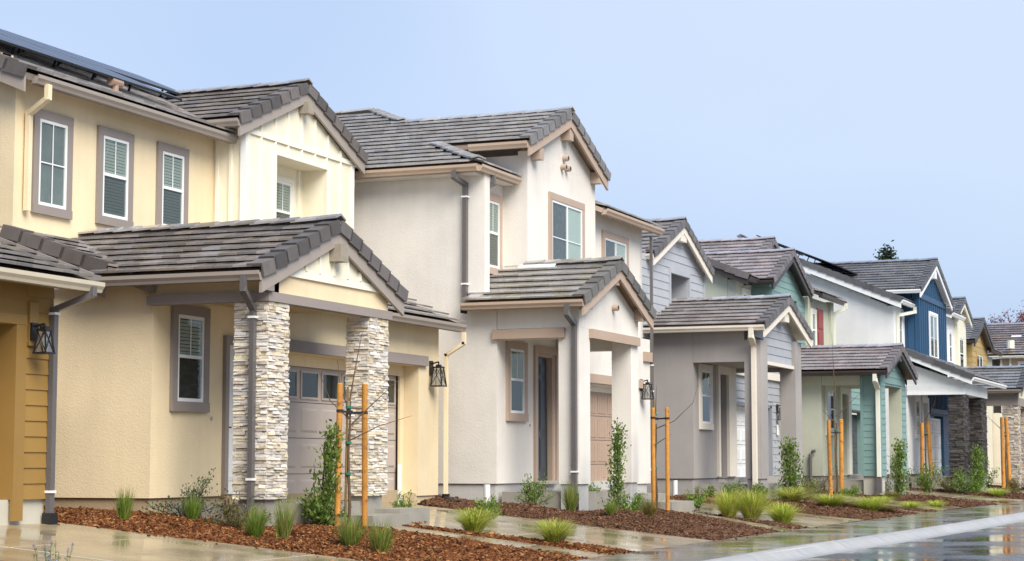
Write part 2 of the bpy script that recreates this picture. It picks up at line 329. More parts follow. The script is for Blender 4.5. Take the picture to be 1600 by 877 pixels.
def door(h, ax, pl, a0, a1, z0, z1, m, depth=-.12, lites=0):
    o = abox(MB(), ax, pl, a0, a1, depth - .04, depth, z0, z1).build('door', m, h); w = a1 - a0
    rows = [(z0 + .2, z0 + .85), (z0 + .98, z1 - .42), (z1 - .34, z1 - .12)]
    for q0, q1 in rows:
        for s in (0, 1):
            p0 = a0 + w * (.13 + .41 * s); p1 = p0 + w * .33
            mb = MB(); abox(mb, ax, pl, p0, p1, depth, depth + .012, q0, q1); abox(mb, ax, pl, p0 + .04, p1 - .04, depth + .012, depth + .02, q0 + .04, q1 - .04); mb.build('door_panel', m, o)
    k = MB().tube([P(ax, pl, a0 + .07, depth, z0 + .98), P(ax, pl, a0 + .07, depth + .05, z0 + .98)], .03).tube([P(ax, pl, a0 + .07, depth + .05, z0 + .98), P(ax, pl, a0 + .18, depth + .05, z0 + .98)], .012); k.build('handle', BLACK, o)
    return o
def garage_door(h, pl, a0, a1, z0, z1, m, cols, depth, lites=True, groove=False):
    o = abox(MB(), 'X', pl, a0, a1, depth - .05, depth, z0, z1).build('garage_door', m, h); H = (z1 - z0) / 4; W = (a1 - a0) / cols
    for r in range(4):
        abox(MB(), 'X', pl, a0, a1, depth, depth + .004, z0 + r * H - .004, z0 + r * H + .004).build('section_joint', DARKROOM, o) if r else None
        for c in range(cols):
            p0, p1, q0, q1 = a0 + c * W + .07, a0 + (c + 1) * W - .07, z0 + r * H + .09, z0 + (r + 1) * H - .09
            mb = MB()
            if r == 3 and lites:
                for s in ((p0 - .02, p1 + .02, q1, q1 + .035), (p0 - .02, p1 + .02, q0 - .035, q0), (p0 - .02, p0 + .02, q0, q1), (p1 - .02, p1 + .02, q0, q1)): abox(mb, 'X', pl, s[0], s[1], depth, depth + .02, s[2], s[3])
                g = mb.build('garage_window', m, o)
                abox(MB(), 'X', pl, p0 + .02, p1 - .02, depth + .001, depth + .003, q0, q1).build('garage_window_backing', DARKROOM, o); abox(MB(), 'X', pl, p0 + .02, p1 - .02, depth + .006, depth + .009, q0, q1).build('garage_window_pane', GLASS, o)
            elif groove:
                k = 5; w = (p1 - p0 + .05) / k
                for i in range(k): abox(mb, 'X', pl, p0 - .025 + i * w + .006, p0 - .025 + (i + 1) * w - .006, depth, depth + .012, q0 - .03, q1 + .03)
                mb.build('garage_panel', m, o)
            else:
                A = [P('X', pl, a, depth, z) for a, z in ((p0, q0), (p1, q0), (p1, q1), (p0, q1))]; B = [P('X', pl, a, depth + .018, z) for a, z in ((p0 + .035, q0 + .035), (p1 - .035, q0 + .035), (p1 - .035, q1 - .035), (p0 + .035, q1 - .035))]
                mb.v = A + B; mb.f = [(4, 5, 6, 7), (0, 1, 5, 4), (1, 2, 6, 5), (2, 3, 7, 6), (3, 0, 4, 7)]; mb.build('garage_panel', m, o)
    return o
def lantern(h, x, y, z, k=.92):
    """wall lantern with a flared glass body; x is the wall face, z the foot of the body"""
    o = MB().box(x, x + .03, y - .065, y + .065, z + .2 * k, z + .48 * k).build('wall_lantern', BLACK, h)
    c = x + .16; t, b, H = .075 * k, .115 * k, .34 * k
    m = MB(); m.bar((x + .02, y, z + .42 * k), (c, y, z + .46 * k), .025); m.tube([(c, y, z + .46 * k), (c, y, z + .39 * k)], .014); m.box(c - t - .015, c + t + .015, y - t - .015, y + t + .015, z + H, z + H + .025); m.box(c - .04, c + .04, y - .04, y + .04, z + H + .025, z + H + .06)
    m.box(c - b - .012, c + b + .012, y - b - .012, y + b + .012, z - .02, z)
    T = [Vector((c + i * t, y + j * t, z + H)) for i, j in ((-1, -1), (1, -1), (1, 1), (-1, 1))]; Bm = [Vector((c + i * b, y + j * b, z)) for i, j in ((-1, -1), (1, -1), (1, 1), (-1, 1))]
    for i in range(4): m.bar(T[i], Bm[i], .016); m.bar(T[i], Bm[(i + 1) % 4], .008); m.bar(T[(i + 1) % 4], Bm[i], .008)
    m.build('cage', BLACK, o)
    g = MB(); kk = .93; g.v = [tuple(Vector((c, y, p.z)) + (p - Vector((c, y, p.z))) * kk) for p in Bm + T]; g.f = [(0, 1, 5, 4), (1, 2, 6, 5), (2, 3, 7, 6), (3, 0, 4, 7)]; g.build('lantern_glass', CLEAR, o)
    MB().tube([(c, y, z + .02), (c, y, z + .08), (c, y, z + .16), (c, y, z + .22)], [.012, .02, .035, .012]).build('bulb', WHITE, o)
def corbel(h, x, y, z, m, w=.2, d=.22, hh=.24): return MB().prism([(x, y, z), (x + d, y, z), (x + d, y, z + hh), (x, y, z + hh)], (0, w, 0)).build('corbel', m, h)
def laps(h, ax, pl, a0, a1, z0, z1, m, e=.19, holes=(), clip=None, name='siding_board', first=0):
    """horizontal lap boards, each one an object, wider at the foot"""
    z = z0; i = 0
    while z < z1 - .01:
        zt = min(z + e + .012, z1); spans = [(a0, a1)]
        for q in holes:
            if q[2] < z + e * .5 < q[3]:
                new = []
                for s in spans:
                    if q[0] > s[0]: new.append((s[0], min(q[0], s[1])))
                    if q[1] < s[1]: new.append((max(q[1], s[0]), s[1]))
                spans = [s for s in new if s[1] - s[0] > .01]
        for s in spans:
            b0, b1 = s; t0, t1 = s
            if clip:
                l0, r0 = clip(z); l1, r1 = clip(zt); b0, b1, t0, t1 = max(b0, l0), min(b1, r0), max(t0, l1), min(t1, r1)
                if b1 - b0 < .03 or t1 < t0: continue
            V = [P(ax, pl, *q) for q in ((b0, 0, z), (b1, 0, z), (t1, 0, zt), (t0, 0, zt), (b0, .024, z), (b1, .024, z), (t1, .008, zt), (t0, .008, zt))]
            mb = MB(); mb.v = V; mb.f = [(4, 5, 6, 7), (0, 4, 7, 3), (1, 2, 6, 5), (0, 1, 5, 4), (3, 7, 6, 2)]; mb.build(name, m, h)
        z += e
def battens(h, ax, pl, xs, z0, z1, m, top=None, w=.05, d=.032):
    for a in xs:
        zt = min(z1, top(a)) if top else z1
        if zt > z0 + .05: abox(MB(), ax, pl, a - w / 2, a + w / 2, 0, d, z0, zt).build('batten', m, h)
STONE_N = {}
def stone_mesh(m, k):
    def f():
        r = random.Random(k * 31 + 5); mb = MB(); mb.obb((0, 0, 0), (1, 0, 0), (0, 1, 0), (0, 0, 1))
        mb.v = [(x + r.uniform(-.02, .02), y, z + r.uniform(-.12, .12)) if y == 0 else (x + r.uniform(-.03, .03) if 0 else x + r.uniform(-.025, .025), y + r.uniform(-.35, .1), z + r.uniform(-.12, .12)) for x, y, z in mb.v]
        return mb.mesh('ledge_stone', m)
    return shared(('stone', m.name, k), f)
def stone_column(h, x0, x1, y0, y1, z0, z1, m, core, indiv=0, hh=(.028, .052), ll=(.1, .25)):
    """stacked ledge stone round a pillar; south and street faces first"""
    col = MB().box(x0 + .03, x1 - .03, y0 + .03, y1 - .03, z0, z1).build('stone_column', core, h); rest = MB(); n = indiv
    z = z0; courses = []
    while z < z1 - .02:
        t = min(random.uniform(*hh), z1 - z)
        if z1 - z - t < .03: t = z1 - z
        courses.append((z, t)); z += t
    faces = (('S', x0, x1), ('E', y0, y1), ('N', x0, x1), ('W', y0, y1))
    for fc, a0, a1 in faces:
        for z, t in reversed(courses):
            a = a0 + random.uniform(-.01, .0)
            while a < a1 - .01:
                l = min(random.uniform(*ll), a1 - a + random.uniform(-.005, .012))
                if a1 - a - l < .06: l = a1 - a + random.uniform(-.005, .012)
                d = .03 + random.uniform(0, .035); g = .004
                if fc == 'S': M = basis((a, y0 + .03, z), (l - g, 0, 0), (0, -d, 0), (0, 0, t - g))
                elif fc == 'N': M = basis((a, y1 - .03, z), (l - g, 0, 0), (0, d, 0), (0, 0, t - g))
                elif fc == 'E': M = basis((x1 - .03, a, z), (0, l - g, 0), (d, 0, 0), (0, 0, t - g))
                else: M = basis((x0 + .03, a, z), (0, l - g, 0), (-d, 0, 0), (0, 0, t - g))
                me = stone_mesh(m, random.randrange(8))
                if n > 0 and fc in 'SE': put('ledge_stone', me, col, M); n -= 1
                else:
                    k = len(rest.v); rest.v += [tuple(M @ v.co) for v in me.vertices]; fl = M.determinant() < 0
                    rest.f += [tuple(k + q for q in (f[::-1] if fl else f)) for f in BOXF]
                a += l
    if rest.v: tag(rest.build('ledge_stone', m, col), kind='stuff')
    return indiv - n
def vent(h, x, y, z, m, r=.06, l=.12):
    o = MB().tube([(x, y, z), (x + l, y, z)], r, 12).build('vent_pipe', m, h); MB().tube([(x + l, y, z), (x + l + .002, y, z)], r * .72, 12).build('vent_mouth', DARKROOM, o)
def solar(h, O, u, v, n, w=1.02, l=1.7):
    O, u, v, n = map(Vector, (O, u, v, n)); o = MB().obb(O, u * w, v * l, n * .035).build('solar_panel', FRAME, h)
    MB().obb(O + u * .015 + v * .015 + n * .0355, u * (w - .03), v * (l - .03), n * .002).build('solar_glass', PV, o)
    for b in (.42, .85):
        mb = MB(); mb.bar(O + v * l * b - n * .02, O + u * w + v * l * b - n * .02, .03)
        for a in (.5,): p = O + u * w * a + v * l * b; mb.bar(p - n * .01, p - n * .22, .03)
        mb.build('mounting_rail', BLACK, o)
FRAME = mat('panel_frame', (.02, .02, .022), .35); PV = mat('photovoltaic', (.05, .057, .078), .32, .3, 5, spec=.35)

def G(x): return -.25 + min(max((-8.5 - x) * .093, 0), .56)

def tilemat(name, c, rand=.38, hue=.06):
    g = sum(c) / 3; EDGE[name] = (tuple((q * .5 + g * .5) * .85 for q in c), rand)
    return mat(name, tuple((q * .55 + g * .45) * 2.0 for q in c), .15, .2, 7, .1, 45, 1.0, rand=rand * .75, hue=hue * .3, rv=.15, rvs=2.5, coat=.7)
DECK = mat('roof_felt', (.02, .018, .017), .9)

# ================================================================== HOUSES
SL = .4167
# ------------------------------------------------------------------ brown board house at the left edge
T0 = tilemat('tile_brown', (.11, .088, .072))
BRN = board('brown_board', (.30, .175, .045)); BRNP = paint('brown_paint', (.28, .165, .045))
h = thing('house', 'brown lap sided house cut off by the left edge with lantern and grey downspout', 'house', (-14, 15, .3)); BUDGET[h.name] = 90
wall(h, 'X', -13.9, 9, 19.15, .55, 3.2, BRNP, [(12.9, 18.4, .55, 2.62)], th=.3)
wall(h, 'Y', 9, -22, -14.2, .55, 3.2, BRNP); part_box(h, 'wall', BRNP, -22, -14.2, 18.9, 19.15, .55, 3.2)
part_box(h, 'foundation', mat('pale_foundation', (.5, .47, .38), .8, .08, 2, .2, 50), -21.9, -13.93, 9.05, 19.1, -.3, .55)
part_box(h, 'garage_jamb', BRNP, -14.35, -14.203, 18.4, 18.62, .2, 2.7)
garage_door(h, -13.9, 12.9, 18.4, .18, 2.62, paint('brown_door', (.24, .14, .04)), 8, -.3)
laps(h, 'X', -13.898, 18.62, 19.15, .55, 3.15, BRN, e=.187); laps(h, 'X', -13.898, 9, 18.62, 2.74, 3.15, BRN, e=.187)
laps(h, 'Y', 9.0, -20, -13.9, .55, 3.15, BRN)
MB().box(-13.9, -13.86, 18.4, 18.6, .3, 2.62).box(-13.9, -13.86, 12.7, 18.6, 2.623, 2.74).build('door_trim', BRNP, h)
part_box(h, 'lantern_block', BRNP, -13.89, -13.845, 18.63, 18.8, 2.38, 2.9); lantern(h, -13.845, 18.7, 2.3, .74)
GUT0 = paint('cream_gutter', (.55, .49, .37), .4)
r = shed(h, -13.42, 8.7, 19.38, 3.18, 3.2, T0, DECK, TAUPE, GUT0, gy=(8.7, 19.42), sl=.36)
v = Vector((-.941, 0, .3387)); MB().obb((-13.5, 19.385, 3.26), v * 3.4, (0, .04, 0), (0, 0, .05)).build('rake_flashing', TAUPE, r)
down(h, [(-13.36, 19.2, 3.1), (-13.36, 19.2, 3.02), (-13.84, 19.1, 2.84), (-13.84, 19.1, .36)], GREYP, .085, .07, strap=[2.78, .62]); part_box(h, 'drain_boot', BLACK, -13.9, -13.77, 19.03, 19.17, .18, .38)
wall(h, 'X', -16.6, 9, 18.6, 3.2, 6.2, BRNP, th=.25); part_box(h, 'wall', BRNP, -22, -16.6, 9.01, 9.2, 3.2, 6.2); part_box(h, 'wall', BRNP, -22, -16.86, 18.4, 18.59, 3.2, 6.2)
r = slope(h, (-16.2, 8.7, 6.3), (0, 1, 0), (-.923, 0, .3846), 9.9, 3.6, T0, DECK)

# ------------------------------------------------------------------ yellow house
Y_ = stucco('yellow_stucco', (.79, .645, .415)); CB = board('cream_board', (.8, .735, .56)); CBW = paint('cream_batten', (.84, .79, .65)); T1 = tilemat('tile_charcoal', (.15, .115, .093), .5, .07)
h = thing('house', 'yellow stucco house with pale stone porch columns and cream board dormer', 'house', (-15, 26, .45)); BUDGET[h.name] = 300; H1 = h
part_box(h, 'foundation', mat('tan_foundation', (.4, .3, .18), .9, .1, 2, .4, 40), -24, -14.39, 22.09, 30.95, -.2, .5)
wall(h, 'Y', 22.05, -24, -14.6, .5, 3.55, Y_); wall(h, 'X', -14.35, 22.05, 24.98, .5, 3.55, Y_, [(24.02, 25, .5, 2.72)])
wall(h, 'X', -14.1, 24.98, 31, .45, 3.45, Y_, [(25.0, 30.15, .4, 2.68)], th=.28)
part_box(h, 'foundation', mat('cream_foundation', (.55, .44, .27), .8), -14.35, -14.13, 30.1, 30.95, -.1, .449)
part_box(h, 'wall', Y_, -24, -14.38, 30.8, 31, .45, 3.4); part_box(h, 'wall', Y_, -24, -16.95, 30.8, 31, 3.401, 6.4); part_box(h, 'wall', Y_, -24.2, -24.001, 22.05, 31, .3, 6.5)
mb = MB(); mb.box(-14.42, -14.382, 25.0, 30.15, 2.5, 2.679); mb.box(-14.42, -14.382, 29.98, 30.149, .3, 2.5); mb.build('garage_frame', Y_, h)
garage_door(h, -14.1, 25.0, 29.98, .24, 2.5, paint('taupe_door', (.47, .395, .335), .45), 7, -.36)
part_box(h, 'lintel', mat('taupe_stucco', (.29, .245, .22), .9, .06, 1, .6, 60), -14.099, -14.03, 24.9, 30.42, 2.685, 2.86); TS = MATS['taupe_stucco']
part_box(h, 'door_side_trim', WHITE, -14.379, -14.345, 29.9, 29.975, .24, .95)
door(h, 'X', -14.35, 24.02, 24.97, .52, 2.72, WHITE, -.06); mb = MB(); mb.box(-14.349, -14.29, 23.92, 24.02, .52, 2.84); mb.box(-14.349, -14.295, 24.021, 24.98, 2.72, 2.84); mb.build('door_trim', TAUPE, h)
window(h, 'X', -14.35, 22.5, 23.48, 1.7, 3.2, .14, TAUPE, 'hung', blind_or_reflection=1)
MB().tube([(-14.35, 23.62, 1.62), (-14.335, 23.62, 1.62)], .03, 10).build('wall_cap', mat('dull_metal', (.4, .36, .3), .4), h)
# porch
part_box(h, 'porch_slab', CONC, -14.1, -12.62, 22.15, 25.6, -.1, .42); part_box(h, 'concrete_step', CONC, -12.615, -11.95, 24.05, 25.25, -.15, .235); part_box(h, 'concrete_step', CONC, -12.61, -12.1, 25.255, 26.3, -.2, .3)
STW = mat('pale_ledgestone', (.66, .58, .465), .8, .14, 18, .5, 60, .2, rand=.18, hue=.012, col2=(.48, .36, .26), c2s=6, c2lo=.57, c2hi=.78)
MORT = mat('stone_core', (.3, .26, .2), .9)
n = stone_column(h, -12.98, -12.48, 21.95, 22.5, .5, 3.13, STW, MORT, 200); stone_column(h, -12.84, -12.48, 24.95, 25.58, .5, 3.13, STW, MORT, 300 - n)
part_box(h, 'column_plinth', CONC, -12.93, -12.52, 22.0, 22.45, -.1, .498); part_box(h, 'column_plinth', CONC, -12.8, -12.52, 25.0, 25.5, -.1, .498)
part_box(h, 'porch_beam', TS, -14.36, -12.44, 21.9, 22.06, 3.132, 3.26); part_box(h, 'porch_beam', TS, -12.6, -12.441, 22.062, 25.66, 3.132, 3.26)
part_box(h, 'porch_header', Y_, -14.34, -12.49, 22.0, 22.25, 3.262, 3.5); part_box(h, 'porch_ceiling', paint('porch_ceiling', (.5, .36, .18)), -14.34, -12.65, 22.3, 25.5, 3.27, 3.33)
MB().prism([(-12.49, 22.0, 3.262), (-12.49, 25.6, 3.262), (-12.49, 25.6, 3.40), (-12.49, 23.78, 4.18), (-12.49, 22.0, 3.42)], (-.15, 0, 0)).build('gable_wall', Y_, h)
MB().prism([(-12.488, 22.55, 3.63), (-12.488, 25.0, 3.63), (-12.488, 23.78, 4.15)], (.012, 0, 0)).build('gable_panel', CB, h)
part_box(h, 'gable_band', CBW, -12.489, -12.455, 22.25, 25.3, 3.515, 3.625)
battens(h, 'X', -12.476, [22.95, 23.35, 23.78, 24.2, 24.6], 3.626, 4.15, CBW, lambda a: 4.1 - abs(a - 23.78) * .42)
r = gable(h, -12.38, -16.7, 23.78, 2.17, 3.5, 4.36, T1, DECK, TAUPEL, TAUPEL, cl=lambda v: 1.75 - v * .92 if v < 1.9 else 0, gut=(-15.3, None))
corbel(h, -12.49, 23.66, 3.83, mat('weathered_wood', (.3, .26, .2), .8, .2, 8), .24, .2, .25)
part_box(h, 'soffit_end', TAUPE, -12.43, -12.39, 21.62, 21.95, 3.26, 3.4)
# lower roof behind the porch
shed(h, -14.25, 21.75, 25.9, 3.385, 2.45, T1, DECK, TAUPE, None, rake_left=True, barge=.36, sl=.36, cl=lambda v: 0, cr=lambda v: max(.4, v * .9), rk0=.75)
shed(h, -13.72, 25.7, 31.2, 3.46, 2.95, T1, DECK, TAUPE, TAUPEL, gy=(26.0, 31.2), cl=lambda v: max(0, .25 - v))
down(h, [(-13.63, 31.07, 3.3), (-13.63, 31.07, 3.12), (-13.98, 31.07, 2.92), (-13.98, 31.07, .42)], CREAMP, .075, .06); MB().tube([(-13.98, 31.07, .42), (-13.98, 31.07, .34), (-13.86, 31.03, .25), (-13.7, 30.98, .24)], .075).build('drain_elbow', BLACK, h)
down(h, [(-12.62, 21.53, 3.42), (-12.62, 21.53, 3.25), (-12.66, 21.86, 3.02), (-12.66, 21.86, .35)], GREYP, .085, .065, strap=[2.9, .75])
lantern(h, -14.1, 30.65, 2.35)
# upper floor
wall(h, 'X', -16.73, 22.05, 27.51, 3.4, 6.6, Y_); wall(h, 'Y', 22.052, -24, -16.98, 3.55, 6.9, Y_)
MB().prism([(-24, 22.051, 6.9), (-16.98, 22.051, 6.9), (-16.98, 22.051, 6.62), (-16.98, 22.051, 6.9), (-20.6, 22.051, 8.2)], (0, .2, 0)).build('gable_wall', Y_, h)
window(h, 'X', -16.73, 22.45, 23.4, 4.6, 6.14, .13, TAUPE, 'fixed', shade_or_reflection=(mat('grey_reflection', (.2, .215, .215), .7, .25, 2),)); window(h, 'X', -16.73, 24.06, 25.02, 4.63, 6.15, .13, TAUPE, 'hung', blind_or_reflection=3); window(h, 'X', -16.73, 25.72, 26.64, 4.66, 6.16, .13, TAUPE, 'hung', blind_or_reflection=3)  # grey sheet in the fixed window paints a reflection on its glass
r = shed(h, -16.35, 21.72, 31.4, 6.5, 3.9, T1, DECK, TAUPEL, TAUPEL, rake_left=True, gy=(21.95, 27.5), barge=.24, cr=lambda v: max(5.78, 5.78 + v * .923 - .1) if v < 2.55 else 9.68)
slope(h, (-24.15, 31.4, 6.5), (0, -1, 0), (.923, 0, .3846), 9.7, 4.23, T1, DECK, lay=False)
ridge(h, r, (-20.25, 21.7, 8.125), (-20.25, 31.4, 8.125), T1)
u = (0, 1, 0); v = Vector((-.923, 0, .3846)); nn = Vector((.3846, 0, .923))
for i in range(5): solar(h, Vector((-17.0, 21.55 + i * 1.04, 6.77)) + nn * .26, u, v, nn)
for i in range(8): solar(h, Vector((-17.0, 21.85 + i * 1.04, 6.77)) + v * 1.72 + nn * .26, u, v, nn)
mb = MB(); mb.tube([(-16.95, 24.85, 6.7), (-16.95, 24.85, 6.98)], .06, 10); mb.tube([(-16.95, 24.72, 6.98), (-16.95, 25.0, 6.98)], .07, 10); mb.build('roof_vent', mat('tan_pipe', (.33, .22, .16), .5), h)
down(h, [(-16.28, 22.2, 6.38), (-16.28, 22.2, 6.2), (-16.66, 22.28, 6.02), (-16.66, 22.28, 4.62)], CREAMP, .09, .07)
# dormer bay
wall(h, 'X', -16.12, 27.51, 31.45, 4.2, 6.55, CB, [(28.54, 30.43, 4.9, 6.33)], th=.04); part_box(h, 'wall', CB, -16.9, -16.161, 27.51, 27.7, 4.2, 6.7); part_box(h, 'wall', CB, -16.9, -16.161, 31.3, 31.45, 4.2, 6.6)
MB().prism([(-16.12, 27.51, 6.551), (-16.12, 31.45, 6.551), (-16.12, 31.45, 6.62), (-16.12, 29.45, 7.46), (-16.12, 27.51, 6.65)], (-.1, 0, 0)).build('gable_wall', CB, h)
mb = MB(); mb.box(-16.7, -16.62, 28.3, 30.6, 4.6, 6.5); mb.box(-16.62, -16.161, 30.43, 30.55, 4.6, 6.33); mb.box(-16.62, -16.161, 28.42, 28.54, 4.6, 6.33); mb.box(-16.62, -16.161, 28.42, 30.55, 6.331, 6.4); mb.build('niche', CB, h)
window(h, 'X', -16.62, 29.25, 30.05, 4.8, 6.12, .08, CBW, 'hung', blind_or_reflection=3); MB().box(-16.618, -16.58, 30.22, 30.28, 4.8, 6.33).build('batten', CBW, h)
part_box(h, 'gable_band', CBW, -16.119, -16.085, 27.53, 31.43, 6.56, 6.645)
mb = MB(); mb.box(-16.119, -16.09, 28.42, 28.54, 4.5, 6.42); mb.box(-16.119, -16.09, 30.43, 30.55, 4.5, 6.42); mb.box(-16.119, -16.093, 28.54, 30.43, 6.333, 6.42); mb.build('opening_trim', CBW, h)
battens(h, 'X', -16.12, [27.56, 28.0, 30.95, 31.4], 4.3, 6.555, CBW); battens(h, 'X', -16.12, [28.5, 28.95, 29.45, 29.95, 30.4], 6.43, 6.555, CBW)
battens(h, 'X', -16.12, [28.0, 28.5, 28.95, 29.45, 29.95, 30.45, 30.95], 6.65, 7.5, CBW, lambda a: 7.4 - abs(a - 29.45) * .42)
MB().box(-16.2, -16.085, 27.475, 27.509, 4.2, 6.64).build('corner_board', WHITE, h); MB().box(-16.2, -16.085, 31.452, 31.49, 4.2, 6.6).build('corner_board', WHITE, h)
battens(h, 'Y', 27.51, [-16.4, -16.66], 4.3, 6.6, CBW)
gable(h, -16.0, -19.4, 29.45, 2.32, 6.72, 7.69, T1, DECK, TAUPEL, TAUPEL, cl=lambda v: max(0, 2.3 - v * .92), gut=(-16.95, None), ridge_to=-18.9)
corbel(h, -16.12, 29.34, 7.2, mat('weathered_wood', (.3, .26, .2)), .22, .2, .2)
part_box(h, 'gutter_end', TAUPE, -16.35, -16.2, 31.5, 31.75, 6.2, 6.35)

# ------------------------------------------------------------------ white stucco house
W2 = stucco('white_stucco', (.74, .695, .625)); T2 = tilemat('tile_grey', (.21, .185, .165), .3, .04); T2P = tilemat('tile_mossy', (.17, .145, .11), .32, .06); TB = paint('tan_gutter', (.46, .345, .25), .45)
h = thing('house', 'off white stucco house with tan trim and round gable vents', 'house', (-14, 36.5, .5)); BUDGET[h.name] = 300
FW = mat('white_foundation', (.5, .48, .45), .85, .1, 2, .4, 40)
part_box(h, 'foundation', FW, -24, -13.54, 32.33, 41.3, -.2, .58); 
wall(h, 'Y', 32.29, -24, -13.75, .59, 6.4, W2, name='wall'); wall(h, 'X', -13.5, 32.29, 36.1, .59, 3.9, W2, [(34.27, 35.3, .59, 3.12)])
wall(h, 'X', -13.5, 36.1, 41.5, .55, 3.8, W2, [(36.6, 40.55, .5, 2.62)], th=.3, name='wall')
part_box(h, 'wall', W2, -24, -13.82, 41.25, 41.7, .55, 6.3); part_box(h, 'wall', W2, -24.2, -24.001, 32.29, 41.7, .3, 6.4)
door(h, 'X', -13.5, 34.36, 35.2, .63, 3.05, mat('slate_door', (.06, .068, .08), .4), -.14); mb = MB(); mb.box(-13.499, -13.45, 34.14, 34.27, .6, 3.26); mb.box(-13.499, -13.45, 35.3, 35.44, .6, 3.26); mb.box(-13.499, -13.455, 34.271, 35.299, 3.12, 3.26); mb.box(-13.62, -13.51, 35.2, 35.299, .6, 3.12); mb.box(-13.62, -13.51, 34.271, 34.35, .6, 3.12); mb.box(-13.62, -13.51, 34.351, 35.199, 3.06, 3.119); mb.build('door_trim', TANT, h)
part_box(h, 'door_sill', mat('dull_metal', (.4, .36, .3)), -13.6, -13.42, 34.275, 35.29, .56, .625)
window(h, 'X', -13.5, 32.72, 33.74, 1.76, 3.28, .15, TANT, 'hung', shade_or_reflection=(mat('olive_reflection', (.2, .19, .06), .8, .6, 9),))  # olive sheet: yellow-green reflection painted behind the upper pane
garage_door(h, -13.5, 36.6, 40.55, .42, 2.5, paint('tan_door', (.42, .3, .22)), 6, -.28, lites=False, groove=True); part_box(h, 'garage_frame', W2, -13.8, -13.74, 36.55, 40.6, 2.5, 2.66)
part_box(h, 'lintel', mat('tan_stucco', (.43, .32, .24), .9, .06, 1, .5, 60), -13.499, -13.42, 36.3, 40.75, 2.65, 2.84); TNS = MATS['tan_stucco']
part_box(h, 'wall_band', TNS, -13.499, -13.43, 40.95, 41.5, 3.28, 3.5)
MB().tube([(-13.5, 33.95, 1.7), (-13.485, 33.95, 1.7)], .025, 10).build('wall_cap', MATS['dull_metal'], h)
# porch
part_box(h, 'porch_slab', CONC, -13.45, -12.0, 32.42, 35.7, -.05, .44); part_box(h, 'concrete_step', CONC, -12.0, -11.25, 35.9, 37.4, -.15, .2); part_box(h, 'concrete_step', CONC, -13.0, -12.02, 36.0, 38.0, -.15, .34)
mb = MB().box(-12.27, -11.87, 32.29, 32.88, .59, 3.45); mb.build('porch_post', W2, h); part_box(h, 'porch_post', W2, -12.27, -11.87, 35.25, 35.72, .59, 3.45)
part_box(h, 'post_plinth', FW, -12.24, -11.9, 32.32, 32.85, -.1, .588); part_box(h, 'post_plinth', FW, -12.24, -11.9, 35.28, 35.69, -.1, .588)
part_box(h, 'porch_header', W2, -13.49, -11.87, 32.291, 32.6, 3.452, 3.85); part_box(h, 'porch_header', W2, -12.2, -11.871, 32.61, 35.72, 3.452, 3.82); part_box(h, 'porch_header', W2, -13.49, -12.21, 35.4, 35.7, 3.2, 3.7)
part_box(h, 'porch_ceiling', W2, -13.49, -12.21, 32.61, 35.39, 3.46, 3.5)
part_box(h, 'lintel', TNS, -13.56, -12.13, 32.2, 32.289, 3.26, 3.44); part_box(h, 'wall', W2, -13.499, -12.271, 32.31, 32.5, 3.25, 3.451); part_box(h, 'lintel', TNS, -11.869, -11.79, 32.82, 35.62, 3.28, 3.45)
MB().prism([(-11.872, 32.3, 3.821), (-11.872, 35.72, 3.821), (-11.872, 34.0, 4.55)], (-.15, 0, 0)).build('gable_wall', W2, h)
r = gable(h, -11.64, -14.06, 33.99, 2.04, 3.92, 4.76, T2P, DECK, TANT, TB, ridge_to=-13.5)
MB().box(-14.1, -14.06, 31.97, 32.2, 3.75, 3.88).build('roof_end', DECK, h); mb = MB(); mb.obb((-14.0, 32.02, 3.98), (.25, 0, 0), (0, .28, .115), (0, 0, .06)); mb.build('cut_tile', T2P, r)
mb = MB(); mb.obb((-14.06, 32.3, 4.13), (.34, 0, 0), (0, .1, .042), (0, 0, .03)); mb.obb((-13.66, 33.72, 4.74), (.75, 0, 0), (0, .15, .062), (0, 0, .02)); mb.build('flashing', WHITE, r)
for y, z in ((32.35, 3.78), (33.88, 4.36), (35.48, 3.78)): corbel(h, -11.872, y, z, TANT, .22, .17, .24)
vent(h, -11.872, 34.17, 3.94, TANT)
down(h, [(-11.95, 31.88, 3.82), (-11.95, 31.88, 3.66), (-11.94, 32.23, 3.5), (-11.94, 32.23, .3)], GREYP, .1, .08, strap=[.8]); part_box(h, 'drain_boot', BLACK, -12.0, -11.88, 32.17, 32.29, .1, .42)
lantern(h, -13.5, 40.8, 2.42)
down(h, [(-13.46, 41.5, 6.2), (-13.46, 41.5, .5)], GREYP, .06, .06, strap=[3.2, 2.6, .8]); MB().tube([(-13.55, 31.95, .22), (-13.55, 31.95, .58)], .06, 10).build('clean_out', WHITE, h)
# upper floor
wall(h, 'X', -14.08, 32.54, 33.99, 3.7, 6.4, W2); part_box(h, 'wall', W2, -14.33, -14.08, 32.291, 32.539, 6.401, 6.45)
window(h, 'X', -14.08, 32.97, 33.86, 4.6, 6.16, .13, TANT, 'hung', blind_or_reflection=3)
wall(h, 'X', -13.56, 33.99, 37.93, 3.8, 7.0, W2); part_box(h, 'wall', W2, -14.5, -13.811, 33.99, 34.2, 3.8, 7.0); part_box(h, 'wall', W2, -14.5, -13.811, 37.7, 37.93, 3.8, 7.0)
MB().prism([(-13.56, 33.99, 7.001), (-13.56, 37.93, 7.001), (-13.56, 37.93, 7.08), (-13.56, 35.95, 7.86), (-13.56, 33.99, 7.08)], (-.2, 0, 0)).build('gable_wall', W2, h)
window(h, 'X', -13.56, 35.1, 37.15, 4.75, 6.42, .14, TANT, 'slide', shade_or_reflection=(CURT, SHADE))
for y, z in ((34.15, 6.93), (35.84, 7.58), (37.62, 6.93)): corbel(h, -13.56, y, z, TANT, .22, .2, .24)
